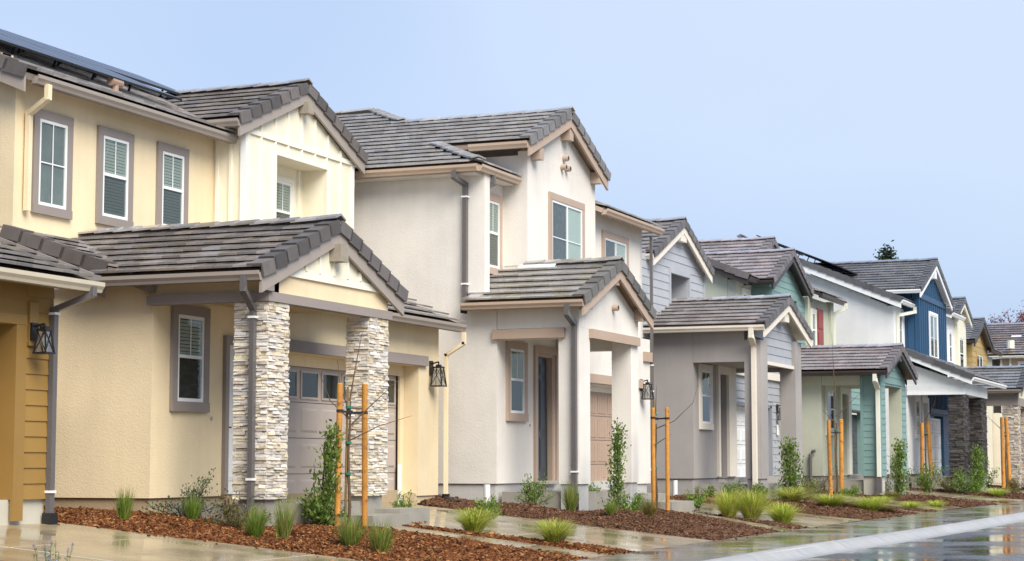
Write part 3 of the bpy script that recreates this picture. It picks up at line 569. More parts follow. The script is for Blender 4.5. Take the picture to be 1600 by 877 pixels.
for y, z in ((35.98, 7.22), (35.86, 7.02), (36.1, 7.02)): vent(h, -13.56, y, z, TANT)
c, s = .923, .3846
r = slope(h, (-24, 31.94, 6.52), (1, 0, 0), (0, c, s), 10.27, 1.74, T2, TANT, cr=lambda v: 10.27 - v * .923)
bits = slope(h, (-24, 33.546, 7.189), (1, 0, 0), (0, c, s), 10.67, 2.46, T2, TANT)
gutter(h, (-24, 31.97, 6.4), (-13.74, 31.97, 6.4), (0, -1, 0), TB); gutter(h, (-13.76, 31.95, 6.4), (-13.76, 33.9, 6.4), (1, 0, 0), TB); gutter(h, (-14.6, 33.56, 7.06), (-13.36, 33.56, 7.06), (0, -1, 0), TB)
part_box(h, 'fascia', TANT, -24, -13.8, 31.972, 32.0, 6.39, 6.48); part_box(h, 'fascia', TANT, -13.79, -13.762, 32.0, 33.9, 6.39, 6.48); part_box(h, 'soffit', W2, -24, -13.8, 32.0, 32.289, 6.36, 6.4); part_box(h, 'soffit', W2, -14.07, -13.8, 32.3, 33.98, 6.401, 6.44)
hf = slope(h, (-13.73, 31.94, 6.52), (0, 1, 0), (-c, 0, s), 2.03, 1.6, T2, TANT, cl=lambda v: v * .923)
ridge(h, r, (-13.74, 31.95, 6.53), (-15.25, 33.46, 7.16), T2, .3)
rake(h, bits, (-13.33, 33.55, 7.19), (1, 0, 0), (0, c, s), (0, -s, c), 2.46, T2); r3 = slope(h, (-13.33, 38.15, 7.12), (-1, 0, 0), (0, -.917, .399), 4, 2.45, T2, TANT, lay=False); rake(h, r3, (-13.33, 38.15, 7.12), (1, 0, 0), (0, -.917, .399), (0, .399, .917), 2.47, T2)
ridge(h, bits, (-13.3, 35.86, 8.12), (-17.3, 35.86, 8.12), T2)
for sg, ye, ze in ((-1, 33.55, 7.19), (1, 38.15, 7.12)): MB().prism([(-13.335, ye, ze - .035), (-13.335, 35.86 + sg * .002, 8.1), (-13.335, 35.86 + sg * .002, 7.84), (-13.335, ye, ze - .285)], (-.045, 0, 0)).build('barge_board', TANT, h)
sh = shed(h, -13.38, 37.95, 42.0, 6.42, 4.6, T2, DECK, TANT, TB, gy=(37.98, 42.0)); wall(h, 'X', -13.75, 37.931, 41.7, 3.8, 6.47, W2)
window(h, 'X', -13.75, 38.85, 40.6, 4.8, 6.07, .14, TANT, 'slide', shade_or_reflection=(CURT, SHADE))
MB().box(-15.4, -15.35, 38.3, 41.2, 7.45, 7.49).bar((-15.38, 38.6, 7.2), (-15.38, 38.6, 7.47), .04).bar((-15.38, 40.6, 7.2), (-15.38, 40.6, 7.47), .04).build('panel_rail', BLACK, h)
# main ridge behind
rb = slope(h, (-24, 35.8, 8.13), (1, 0, 0), (0, c, s), 6.9, 1.45, T2, DECK, cr=lambda v: 6.9 - v * .923); ridge(h, rb, (-17.15, 35.83, 8.14), (-18.5, 37.15, 8.7), T2, .3); ridge(h, rb, (-18.5, 37.15, 8.7), (-24, 37.15, 8.7), T2)
slope(h, (-17.1, 35.83, 8.12), (0, 1, 0), (-c, 0, s), 3, 1.45, T2, DECK, cl=lambda v: v * .923)
down(h, [(-14.2, 31.89, 6.4), (-14.2, 31.89, 6.3), (-14.12, 32.23, 6.2), (-14.12, 32.23, 4.06)], GREYP, .1, .08, strap=[5.95, 4.3]); down(h, [(-13.7, 32.6, 6.38), (-13.7, 32.6, 6.24), (-14.03, 32.6, 6.1), (-14.03, 32.6, 4.2)], GREYP, .09, .075)

# ------------------------------------------------------------------ grey siding house
G3 = stucco('grey_stucco', (.36, .33, .31)); GB = board('blue_grey_board', (.365, .375, .395)); C3 = paint('cream_trim', (.72, .65, .55)); T3 = tilemat('tile_umber', (.17, .14, .13), .35, .05)
h = thing('house', 'grey stucco house with pale blue grey board gables and cream trim', 'house', (-13.5, 48, .5)); BUDGET[h.name] = 300
FG = mat('grey_foundation', (.34, .31, .29), .85, .1, 2, .4, 40); part_box(h, 'foundation', FG, -24, -13.21, 43.84, 53.4, -.2, .58)
wall(h, 'Y', 43.8, -24, -13.42, .59, 4.22, G3); wall(h, 'X', -13.17, 43.8, 47.6, .59, 4.22, G3, [(45.98, 46.75, .6, 3.2)]); wall(h, 'X', -13.5, 47.6, 53.5, .5, 3.9, GB, [(48.1, 52.6, .4, 2.58)], th=.3); part_box(h, 'wall', G3, -24, -13.82, 53.2, 53.6, .5, 3.8)
part_box(h, 'wall', G3, -24.2, -24.001, 43.8, 53.6, .3, 6.0)
window(h, 'X', -13.17, 44.27, 45.36, 1.78, 3.38, .15, C3, 'hung', shade_or_reflection=(mat('olive_reflection', (.2, .19, .06)),))  # upper pane backed by the same painted olive reflection
door(h, 'X', -13.17, 46.0, 46.72, .64, 3.16, mat('brown_front_door', (.07, .045, .04), .45), -.13); mb = MB(); mb.box(-13.169, -13.1, 45.8, 45.97, .62, 3.43); mb.box(-13.169, -13.1, 46.76, 47.45, .62, 3.43); mb.box(-13.169, -13.105, 45.971, 46.759, 3.2, 3.43); mb.build('door_trim', C3, h)
garage_door(h, -13.5, 48.1, 52.45, .42, 2.5, WHITE, 6, -.3, lites=False); mb = MB(); mb.box(-13.62, -13.49, 52.45, 52.62, .4, 2.58); mb.box(-13.8, -13.49, 48.1, 52.6, 2.505, 2.6); mb.build('garage_frame', mat('slate_jamb', (.2, .21, .24), .5), h)
laps(h, 'X', -13.498, 47.62, 53.5, 2.7, 3.7, GB, e=.2); laps(h, 'X', -13.498, 52.7, 53.5, .6, 2.7, GB, e=.2); part_box(h, 'wall_band', C3, -13.49, -13.4, 47.62, 53.5, 3.3, 3.5)
MB().box(-13.46, -13.43, 53.02, 53.2, 1.75, 2.05).build('number_plate', WHITE, h); lantern(h, -13.46, 53.1, 2.2)
part_box(h, 'porch_slab', CONC, -13.1, -11.6, 43.95, 47.8, -.05, .46); part_box(h, 'concrete_step', CONC, -12.6, -11.7, 47.81, 48.9, -.1, .36)
part_box(h, 'porch_post', G3, -11.89, -11.49, 43.8, 44.45, .59, 3.9); part_box(h, 'porch_post', G3, -11.89, -11.49, 47.25, 47.9, .59, 4.05)
part_box(h, 'post_plinth', FG, -11.86, -11.52, 43.84, 44.4, -.1, .588); part_box(h, 'post_plinth', FG, -11.86, -11.52, 47.3, 47.85, -.1, .588)
part_box(h, 'porch_header', G3, -13.165, -11.891, 43.802, 44.1, 3.38, 4.22); part_box(h, 'porch_header', G3, -13.16, -11.9, 47.5, 47.8, 3.3, 4.0); part_box(h, 'porch_ceiling', G3, -13.16, -11.9, 44.11, 47.49, 3.4, 3.45)
part_box(h, 'gable_wall', GB, -11.75, -11.6, 44.451, 47.249, 3.4, 3.96); MB().prism([(-11.6, 43.82, 3.961), (-11.6, 47.88, 3.961), (-11.6, 47.88, 4.1), (-11.6, 45.85, 4.86), (-11.6, 43.82, 4.1)], (-.15, 0, 0)).build('gable_wall', GB, h)
part_box(h, 'gable_band', C3, -11.599, -11.52, 44.452, 47.248, 3.34, 3.42)
laps(h, 'X', -11.598, 44.45, 47.25, 3.42, 4.8, GB, e=.2, clip=lambda z: (43.9 + max(0, z - 4.05) * 2.45, 47.8 - max(0, z - 4.05) * 2.45))
r = gable(h, -11.28, -15.2, 45.85, 2.4, 4.22, 5.0, T3, DECK, C3, C3, gut=(-15.2, None))
MB().prism([(-11.6, 45.62, 4.45), (-11.6, 46.08, 4.45), (-11.6, 46.08, 4.72), (-11.6, 45.85, 4.8), (-11.6, 45.62, 4.72)], (.26, 0, 0)).build('corbel', C3, h)
down(h, [(-11.6, 43.37, 4.12), (-11.6, 43.37, 3.94), (-11.64, 43.74, 3.76), (-11.64, 43.74, .4)], C3, .13, .1)
MB().tube([(-13.55, 43.5, .1), (-13.55, 43.5, .55)], .06, 10).build('clean_out', WHITE, h)
wall(h, 'X', -14.3, 43.3, 48.6, 4.0, 6.0, GB, [(45.6, 47.2, 4.7, 5.78)], th=.05); part_box(h, 'niche', GB, -14.9, -14.85, 45.3, 47.5, 4.5, 6); part_box(h, 'niche', GB, -14.85, -14.351, 47.2, 47.3, 4.5, 5.9); part_box(h, 'niche', GB, -14.85, -14.351, 45.5, 45.6, 4.5, 5.9)
part_box(h, 'wall', GB, -20, -14.351, 43.3, 43.5, 4.0, 6.0); part_box(h, 'wall', GB, -20, -14.351, 48.4, 48.6, 4.0, 6.0)
MB().prism([(-14.3, 43.35, 6.001), (-14.3, 48.6, 6.001), (-14.3, 46.2, 7.0)], (-.2, 0, 0)).build('gable_wall', GB, h)
laps(h, 'X', -14.298, 43.3, 48.52, 4.5, 6.95, GB, e=.2, holes=[(45.48, 47.32, 4.3, 5.85)], clip=lambda z: (43.3 + max(0, z - 6.0) * 2.4, 48.6 - max(0, z - 6.0) * 2.4))
mb = MB(); mb.box(-14.3, -14.26, 45.48, 45.6, 4.5, 5.9); mb.box(-14.3, -14.26, 47.2, 47.32, 4.5, 5.9); mb.box(-14.3, -14.257, 45.601, 47.199, 5.78, 5.9); mb.build('opening_trim', GB, h); MB().box(-14.3, -14.25, 48.52, 48.62, 4.5, 6.05).build('corner_board', GB, h)
window(h, 'X', -14.85, 45.9, 47.0, 4.55, 5.6, .1, C3, 'hung')
gable(h, -14.08, -19, 46.2, 2.55, 6.05, 7.12, T3, DECK, C3, C3, gut=(-14.3, None)); MB().prism([(-14.3, 45.95, 6.62), (-14.3, 46.45, 6.62), (-14.3, 46.45, 6.86), (-14.3, 46.2, 6.95), (-14.3, 45.95, 6.86)], (.2, 0, 0)).build('corbel', C3, h)

# ------------------------------------------------------------------ green house with teal boards
G4 = stucco('sage_stucco', (.5, .51, .4)); TL = board('teal_board', (.19, .3, .275)); TLD = paint('teal_paint', (.18, .285, .262)); DK = paint('dark_fascia', (.045, .036, .032), .4); C4 = paint('ivory_trim', (.7, .69, .58)); T4 = tilemat('tile_plum', (.2, .15, .145), .28, .04)
h = thing('house', 'sage green house with teal boards, dark eaves and a red shutter', 'house', (-13.5, 58, .5)); BUDGET[h.name] = 200
part_box(h, 'foundation', CONC, -24, -12.46, 54.24, 63.2, -.2, .575)
wall(h, 'Y', 54.2, -24, -12.67, .58, 3.65, G4); wall(h, 'X', -12.42, 54.2, 58.1, .58, 3.64, G4, [(56.7, 57.6, .6, 3.05)]); wall(h, 'X', -12.9, 58.1, 63.4, .5, 3.4, TLD, [(58.8, 62.8, .4, 2.6)], th=.3); part_box(h, 'wall', G4, -24, -14.1, 63.2, 63.6, .5, 6.4); part_box(h, 'wall', G4, -24.2, -24.001, 54.2, 63.6, .3, 6.4)
window(h, 'X', -12.42, 54.7, 55.92, 1.76, 3.27, .17, C4, 'hung'); door(h, 'X', -12.42, 56.75, 57.55, .62, 3.02, mat('brown_front_door', (.07, .045, .04)), -.13); mb = MB(); mb.box(-12.419, -12.35, 56.48, 56.7, .6, 3.27); mb.box(-12.419, -12.35, 57.6, 58.02, .6, 3.27); mb.box(-12.419, -12.355, 56.701, 57.599, 3.05, 3.27); mb.build('door_trim', C4, h)
garage_door(h, -12.9, 58.8, 62.8, .4, 2.55, mat('dark_garage', (.055, .055, .06), .35), 6, -.3, lites=False); laps(h, 'X', -12.898, 58.1, 63.4, 2.65, 3.4, TL, e=.2); part_box(h, 'lintel', DK, -12.898, -12.84, 58.6, 63, 2.6, 2.66)
part_box(h, 'porch_slab', CONC, -12.38, -10.85, 54.35, 58.2, -.05, .46)
part_box(h, 'porch_post', TLD, -11.27, -10.72, 54.22, 54.95, .58, 3.62); laps(h, 'Y', 54.22, -11.2, -10.78, .58, 3.6, TL, e=.185); laps(h, 'X', -10.72, 54.26, 54.95, .58, 3.45, TL, e=.185)
MB().box(-11.285, -11.2, 54.185, 54.219, .58, 3.45).build('corner_board', TLD, h); MB().box(-10.78, -10.69, 54.185, 54.219, .58, 3.45).build('corner_board', TLD, h); MB().box(-10.719, -10.69, 54.22, 54.3, .58, 3.45).build('corner_board', TLD, h)
part_box(h, 'post_plinth', mat('pale_foundation', (.5, .47, .38)), -11.24, -10.75, 54.26, 54.9, -.1, .578)
part_box(h, 'porch_post', G4, -11.1, -10.721, 57.5, 58.2, .58, 3.45); laps(h, 'X', -10.72, 57.55, 58.2, .58, 3.3, TL, e=.185); part_box(h, 'post_plinth', FG, -11.05, -10.75, 57.55, 58.15, -.1, .578)
part_box(h, 'porch_header', G4, -12.41, -11.275, 54.205, 54.5, 3.2, 3.65); part_box(h, 'porch_ceiling', G4, -12.4, -10.95, 54.51, 58.1, 3.24, 3.28)
MB().prism([(-10.722, 54.97, 3.22), (-10.722, 57.49, 3.22), (-10.722, 58.1, 3.46), (-10.722, 56.1, 4.12), (-10.722, 54.3, 3.46)], (-.15, 0, 0)).build('gable_wall', TLD, h)
laps(h, 'X', -10.72, 54.3, 58.1, 3.28, 4.1, TL, e=.2, clip=lambda z: (54.3 + max(0, z - 3.46) * 2.6, 58.1 - max(0, z - 3.46) * 2.8))
r = gable(h, -10.38, -14.6, 55.95, 2.35, 3.58, 4.34, T4, DECK, DK, DK, gut=(-14.6, None), barge=.2); MB().prism([(-10.72, 55.8, 3.95), (-10.72, 56.1, 3.95), (-10.72, 56.1, 4.15), (-10.72, 55.8, 4.15)], (.3, 0, 0)).build('corbel', DK, h)
down(h, [(-10.72, 53.55, 3.46), (-10.72, 53.55, 3.3), (-10.76, 54.12, 3.1), (-10.76, 54.12, .55)], C4, .14, .1); part_box(h, 'drain_boot', GREYP, -10.83, -10.69, 54.05, 54.19, .1, .56)
MB().tube([(-12.75, 54.1, .4), (-12.75, 54.1, 1.2), (-12.68, 54.1, 1.3), (-12.6, 54.1, 1.3)], .05).build('conduit', GREYP, h)
# upper floor
wall(h, 'Y', 54.201, -24, -15.2, 3.651, 6.5, G4); wall(h, 'X', -14.94, 54.2, 56.2, 3.51, 6.4, G4); MB().prism([(-24, 54.202, 6.501), (-15.0, 54.202, 6.501), (-19, 54.202, 8.0)], (0, .2, 0)).build('gable_wall', G4, h)
window(h, 'X', -14.94, 54.75, 55.7, 4.7, 6.2, .14, C4, 'hung')
wall(h, 'X', -14.32, 55.96, 60.25, 3.51, 6.2, TLD, [(57.1, 59.1, 4.6, 6.1)], th=.05); part_box(h, 'wall', TLD, -15.2, -14.371, 55.96, 56.2, 3.51, 6.4); part_box(h, 'wall', TLD, -15.2, -14.371, 60.0, 60.25, 3.51, 6.4); part_box(h, 'niche', TLD, -15.0, -14.95, 56.9, 59.3, 4.4, 6.3); part_box(h, 'niche', TLD, -14.95, -14.371, 59.1, 59.2, 4.4, 6.2)
MB().prism([(-14.32, 55.96, 6.201), (-14.32, 60.25, 6.201), (-14.32, 57.9, 7.25)], (-.2, 0, 0)).build('gable_wall', TLD, h)
laps(h, 'X', -14.318, 55.96, 60.25, 4.2, 7.2, TL, e=.2, holes=[(57.0, 59.2, 4, 6.16)], clip=lambda z: (55.96 + max(0, z - 6.2) * 2.2, 60.25 - max(0, z - 6.2) * 2.2)); laps(h, 'Y', 55.958, -14.95, -14.33, 4.2, 6.3, TL, e=.2)
mb = MB(); mb.box(-14.319, -14.28, 57.0, 57.1, 4.5, 6.2); mb.box(-14.319, -14.28, 59.1, 59.2, 4.5, 6.2); mb.box(-14.319, -14.283, 57.1, 59.1, 6.1, 6.2); mb.build('opening_trim', TLD, h)
gable(h, -14.0, -19.5, 57.55, 2.52, 6.42, 7.5, T4, DECK, DK, DK, gut=(-14.8, None), cl=lambda v: max(0, 4.4 - v * .92))
r = gable(h, -14.95, -22, 58.85, 1.3, 7.5, 8.06, T4, DECK, DK, None); MB().prism([(-15.1, 57.4, 7.4), (-15.1, 60.3, 7.4), (-15.1, 58.85, 7.95)], (-.1, 0, 0)).build('gable_wall', DK, h)
shed(h, -14.5, 53.88, 55.3, 6.44, 4.2, T4, DECK, DK, DK, rake_left=True, gy=(53.9, 55.2), cr=lambda v: 1.42 + v * .9, barge=.22)
MB().prism([(-19.5, 58.2, 8.2), (-19.5, 62.5, 8.2), (-19.5, 60.3, 8.95)], (-3, 0, 0)).build('roof_peak', T4, h)
wall(h, 'X', -14.2, 60.251, 63.6, 3.41, 6.35, G4, th=.3); shed(h, -13.8, 60.3, 63.95, 6.45, 4, T4, DECK, DK, DK, barge=.2); window(h, 'X', -14.2, 60.6, 61.3, 4.55, 6.0, .12, C4, 'hung')
SH = mat('red_shutter', (.26, .04, .035), .5, .08); o = MB().box(-14.2, -14.15, 61.35, 62.25, 4.6, 6.05).build('shutter', SH, h)
for k in range(2): MB().box(-14.15, -14.13, 61.45, 62.15, 4.7 + k * .7, 5.25 + k * .7).build('shutter_panel', SH, o)
down(h, [(-13.72, 63.75, 6.36), (-13.72, 63.75, 6.2), (-14.12, 63.66, 6.02), (-14.12, 63.66, 3.5)], C4, .13, .1)
MB().box(-17.4, -17.36, 54.6, 57.6, 7.95, 8.0).bar((-17.38, 55, 7.7), (-17.38, 55, 7.97), .04).bar((-17.38, 57, 7.7), (-17.38, 57, 7.97), .04).build('panel_rail', BLACK, h)

# ------------------------------------------------------------------ white and blue house
W5 = stucco('bright_white_stucco', (.72, .72, .7)); BL = board('blue_board', (.02, .068, .135)); BLP = paint('blue_paint', (.022, .072, .145), .5); T5 = tilemat('tile_slate', (.105, .105, .112), .3, .03)
h = thing('house', 'white house with deep blue board bay and dark stone pillars', 'house', (-12.5, 69, .5)); BUDGET[h.name] = 120
part_box(h, 'foundation', FG, -24, -12.06, 65.54, 74.4, -.2, .55)
wall(h, 'Y', 65.5, -24, -12.25, .56, 3.95, W5); wall(h, 'X', -12.0, 65.5, 69.6, .56, 3.9, W5, [(68.3, 69.3, .6, 3.1)]); wall(h, 'X', -11.98, 69.6, 74.6, .5, 3.9, BLP, [(69.8, 72.75, .4, 2.7)], th=.35); part_box(h, 'wall', W5, -24, -12.6, 74.4, 74.7, .5, 6.5); part_box(h, 'wall', W5, -24.2, -24.001, 65.5, 74.7, .3, 6.5)
window(h, 'X', -12.0, 66.85, 67.75, 1.8, 3.27, .12, WHITE, 'hung'); door(h, 'X', -12.0, 68.4, 69.2, .6, 3.05, mat('slate_door', (.06, .068, .08)), -.12); MB().box(-11.999, -11.94, 68.1, 68.3, .6, 3.3).box(-11.999, -11.94, 69.3, 69.5, .6, 3.3).box(-11.999, -11.943, 68.3, 69.3, 3.1, 3.3).build('door_trim', WHITE, h); MB().box(-12.0, -11.95, 67.95, 68.2, 1.5, 1.75).build('meter_box', GREYP, h)
garage_door(h, -11.98, 69.8, 72.7, .42, 2.6, WHITE, 6, -.1, lites=False); battens(h, 'X', -11.98, [69.7 + i * .3 for i in range(16)], 2.95, 3.6, BLP, w=.07); part_box(h, 'lintel', BLP, -11.979, -11.9, 69.65, 74.5, 2.76, 2.94)
STD = mat('dark_ledgestone', (.06, .05, .045), .7, .2, 14, .5, 60, .3, rand=.55, hue=.04); CORD = mat('dark_core', (.03, .027, .025), .9)
stone_column(h, -10.6, -10.12, 65.52, 66.75, .5, 3.28, STD, CORD, 0, (.045, .085), (.14, .4)); stone_column(h, -10.6, -10.12, 69.8, 71.0, .5, 3.28, STD, CORD, 0, (.045, .085), (.14, .4))
part_box(h, 'column_plinth', CONC, -10.55, -10.17, 65.6, 66.7, -.1, .498); part_box(h, 'column_plinth', CONC, -10.55, -10.17, 69.9, 70.9, -.1, .498); part_box(h, 'porch_slab', CONC, -11.95, -10.6, 65.7, 71, -.05, .47)
part_box(h, 'porch_beam', W5, -12.0, -10.08, 65.47, 65.75, 3.3, 3.62); part_box(h, 'porch_beam', W5, -10.4, -10.081, 65.76, 71.1, 3.3, 3.7); part_box(h, 'porch_ceiling', W5, -12.0, -10.41, 65.76, 71, 3.5, 3.55); part_box(h, 'beam_moulding', WHITE, -12.0, -10.04, 65.43, 65.465, 3.28, 3.36)
MB().prism([(-14.5, 65.5, 3.951), (-12.26, 65.5, 3.951), (-12.02, 65.5, 3.62), (-10.1, 65.5, 3.62), (-10.1, 65.5, 3.7), (-12.0, 65.5, 4.4), (-14.5, 65.5, 5.3)], (0, .2, 0)).build('gable_wall', W5, h)
shed(h, -9.75, 65.2, 73.4, 3.86, 2.6, T5, DECK, WHITE, WHITE, rake_left=True, barge=.22)
wall(h, 'X', -12.42, 65.5, 67.7, 3.96, 6.4, W5); window(h, 'X', -12.42, 66.3, 67.0, 5.0, 6.25, .1, WHITE, 'fixed'); wall(h, 'Y', 65.501, -24, -12.67, 3.96, 6.45, W5); MB().prism([(-24, 65.502, 6.451), (-12.67, 65.502, 6.451), (-17.7, 65.502, 8.6)], (0, .2, 0)).build('gable_wall', W5, h)
r = shed(h, -12.1, 65.2, 67.7, 6.58, 5.7, T5, DECK, WHITE, WHITE, rake_left=True, gy=(65.2, 67.6), barge=.26, cr=lambda v: 2.5 + v * .9)
ridge(h, r, (-17.78, 65.2, 8.96), (-17.78, 74, 8.96), T5)
for i in range(5): solar(h, Vector((-14.4, 66.0 + i * 1.04, 7.55)) + nn * .3, u, v, nn, l=3.4)
wall(h, 'X', -11.91, 67.46, 73.3, 3.9, 6.8, BLP); part_box(h, 'wall', BLP, -13.6, -12.161, 67.46, 67.7, 3.9, 7.0); part_box(h, 'wall', BLP, -13.6, -12.161, 73.1, 73.3, 3.9, 7.0)
MB().prism([(-11.91, 67.46, 6.801), (-11.91, 73.3, 6.801), (-11.91, 73.3, 6.95), (-11.91, 70.2, 8.1), (-11.91, 67.46, 6.95)], (-.2, 0, 0)).build('gable_wall', BLP, h)
window(h, 'X', -11.91, 69.6, 71.35, 4.72, 6.5, .1, WHITE, 'slide', blind_or_reflection=2)
part_box(h, 'gable_band', BLP, -11.909, -11.86, 67.5, 73.25, 6.82, 7.02)
xs = [67.55 + i * .44 for i in range(14)]; battens(h, 'X', -11.91, [a for a in xs if not 69.5 < a < 71.45], 4.1, 6.819, BLP, w=.08, d=.035); battens(h, 'X', -11.91, [a for a in xs if 69.5 < a < 71.45], 6.52, 6.819, BLP, w=.08, d=.035); battens(h, 'X', -11.91, xs, 7.021, 8, BLP, lambda a: 8.0 - abs(a - 70.2) * .4, w=.08, d=.035); battens(h, 'Y', 67.46, [-12.0, -12.25, -12.5], 4.3, 6.9, BLP, w=.06, d=.03)
gable(h, -11.66, -16.5, 70.1, 3.42, 7.05, 8.36, T5, DECK, WHITE, WHITE, gut=(-13.6, None), cl=lambda v: max(0, 3.4 - v * .95)); MB().prism([(-11.9, 69.9, 7.72), (-11.9, 70.3, 7.72), (-11.9, 70.3, 8.05), (-11.9, 69.9, 8.05)], (.2, 0, 0)).build('corbel', WHITE, h)
down(h, [(-12.0, 67.3, 6.46), (-12.0, 67.3, 6.3), (-12.36, 66.0, 6.1), (-12.36, 66.0, 4.5)], C4, .13, .1); battens(h, 'X', -12.42, [67.3], 4.4, 6.3, WHITE, w=.12)

# ------------------------------------------------------------------ cream house with a pale stone pillar, farther on
W6 = stucco('cream_stucco', (.68, .62, .48)); T6 = tilemat('tile_slate', (.105, .105, .112))
h = thing('house', 'cream house with pale stone pillar beyond the blue house', 'house', (-11.5, 80, .1)); BUDGET[h.name] = 80
part_box(h, 'wall', W6, -24, -12.0, 76, 83.0, .1, 3.6); part_box(h, 'wall', W6, -24, -12.3, 83.001, 88.0, .1, 3.5)
stone_column(h, -10.2, -9.62, 76.0, 76.6, -.05, 3.16, mat('tan_ledgestone', (.46, .38, .3), .75, .2, 14, .5, 60, .3, rand=.35, hue=.03), MORT, 0, (.05, .08), (.12, .3)); stone_column(h, -10.2, -9.62, 79.3, 79.9, -.05, 3.16, MATS['tan_ledgestone'], MORT, 0, (.05, .08), (.12, .3))
part_box(h, 'porch_beam', TAUPE, -12.0, -9.6, 75.95, 76.25, 3.18, 3.62); part_box(h, 'porch_beam', TAUPE, -9.9, -9.601, 76.26, 79.95, 3.18, 3.5)
MB().prism([(-9.62, 76, 3.5), (-9.62, 79.9, 3.5), (-9.62, 77.95, 4.3)], (-.15, 0, 0)).build('gable_wall', W6, h)
gable(h, -9.4, -13, 77.95, 2.3, 3.8, 4.7, T6, DECK, TAUPE, TAUPE, gut=(-13, None))
MB().box(-12.0, -11.94, 81.0, 82.9, .3, 2.55).build('door_surround', paint('cream_paint', (.62, .5, .3)), h); garage_door(h, -11.94, 81.2, 82.6, .3, 2.4, WHITE, 2, .01); part_box(h, 'lintel', GREYP, -11.999, -11.88, 79.9, 82.95, 2.65, 2.85)
wall(h, 'X', -12.4, 76, 78.4, 3.601, 6.8, W5); wall(h, 'X', -12.36, 78.4, 81.3, 3.601, 6.9, paint('cream_wall', (.72, .68, .52))); part_box(h, 'wall', W5, -24, -12.66, 76, 81.3, 3.601, 6.8)
window(h, 'X', -12.4, 76.9, 77.7, 4.9, 6.3, .1, WHITE, 'hung'); window(h, 'X', -12.36, 79.3, 80.5, 4.7, 6.2, .1, C4, 'hung')
MB().prism([(-12.37, 78.3, 6.901), (-12.37, 81.3, 6.901), (-12.37, 79.8, 7.5)], (-.2, 0, 0)).build('gable_wall', W6, h)
shed(h, -12.05, 75.7, 78.8, 6.9, 3, T6, DECK, WHITE, WHITE, rake_left=True, cr=lambda v: 3.1); gable(h, -12.15, -15.5, 79.8, 1.95, 6.95, 7.72, T6, DECK, C4, None); gable(h, -12.9, -16, 82.3, 1.9, 6.9, 7.7, T6, DECK, DK, None)

# ------------------------------------------------------------------ gold house
GO = board('gold_board', (.42, .3, .12)); GOD = paint('gold_paint', (.4, .28, .11))
h = thing('house', 'gold board house with a dark gable roof farther down the street', 'house', (-14, 90, 0)); BUDGET[h.name] = 60
part_box(h, 'wall', GOD, -24, -12.98, 87, 91.9, 0, 6.3); laps(h, 'X', -12.979, 87, 91.9, 4.2, 7.0, GO, e=.26, holes=[(88.1, 90.2, 4, 6.05)], clip=lambda z: (87 + max(0, z - 6.3) * 2.2, 91.7 - max(0, z - 6.3) * 2.7)); laps(h, 'Y', 86.998, -16, -13.0, 4.2, 6.3, GO, e=.26)
MB().prism([(-12.98, 87, 6.301), (-12.98, 91.9, 6.301), (-12.98, 88.9, 7.15)], (-.2, 0, 0)).build('gable_wall', GOD, h); window(h, 'X', -12.979, 88.1, 90.2, 4.4, 6.05, .14, GOD, 'slide')
gable(h, -12.65, -17, 88.7, 2.95, 6.4, 7.5, T6, DECK, DK, DK, gut=(-15, None)); part_box(h, 'wall', G4, -24, -13.2, 91.901, 95, 0, 6.1); shed(h, -12.8, 91.5, 95.4, 6.3, 3, T6, DECK, DK, DK)
part_box(h, 'wall', W6, -13.0, -12.0, 88.1, 95, 0, 3.2)

# ------------------------------------------------------------------ beige house facing across the end
B8 = stucco('beige_stucco', (.58, .44, .33)); T8 = tilemat('tile_rust', (.11, .065, .05), .5, .04)
h = thing('house', 'beige stucco house with reddish brown roof at the end of the row', 'house', (-11, 101, 0)); BUDGET[h.name] = 200
wall(h, 'Y', 98, -13.2, -5, 0, 6.2, B8, th=.4); wall(h, 'Y', 100, -22, -13.2, 0, 6.3, B8, th=.4); part_box(h, 'wall', B8, -13.2, -12.9, 98.4, 100, 0, 6.2); part_box(h, 'wall', B8, -22, -5, 100.5, 110, 0, 6.2)
window(h, 'Y', 98, -12.35, -11.85, 4.9, 6.05, .1, WHITE, 'hung'); window(h, 'Y', 98, -10.5, -9.2, 4.9, 6.05, .12, WHITE, 'slide')
slope(h, (-23, 97.6, 6.35), (1, 0, 0), (0, c, s), 18.5, 5, T8, DECK, cl=lambda v: v * .9, cr=lambda v: 18.5 - v * .9); gutter(h, (-14, 97.62, 6.2), (-5, 97.62, 6.2), (0, -1, 0), C4); gutter(h, (-22, 99.6, 6.2), (-14.1, 99.6, 6.2), (0, -1, 0), C4)
for x, y, z, w in ((-12.9, 100, 7.5, .5), (-12.3, 101.2, 8.0, .8), (-11.9, 98.8, 7.0, .5), (-13.4, 101.5, 8.1, .4)): MB().obb((x, y, z - .15), (w, 0, 0), (0, .35, .14), (0, 0, .09)).build('roof_patch', WHITE if w > .45 else T8, h)
MB().tube([(-12.75, 98.5, 6.75), (-12.75, 98.5, 7.15)], [.2, .2], 12).build('roof_vent', C4, h); down(h, [(-13.15, 97.9, 6.2), (-13.15, 97.9, 3)], C4, .13, .1); down(h, [(-12.7, 97.9, 6.2), (-12.7, 97.9, 3)], C4, .13, .1)

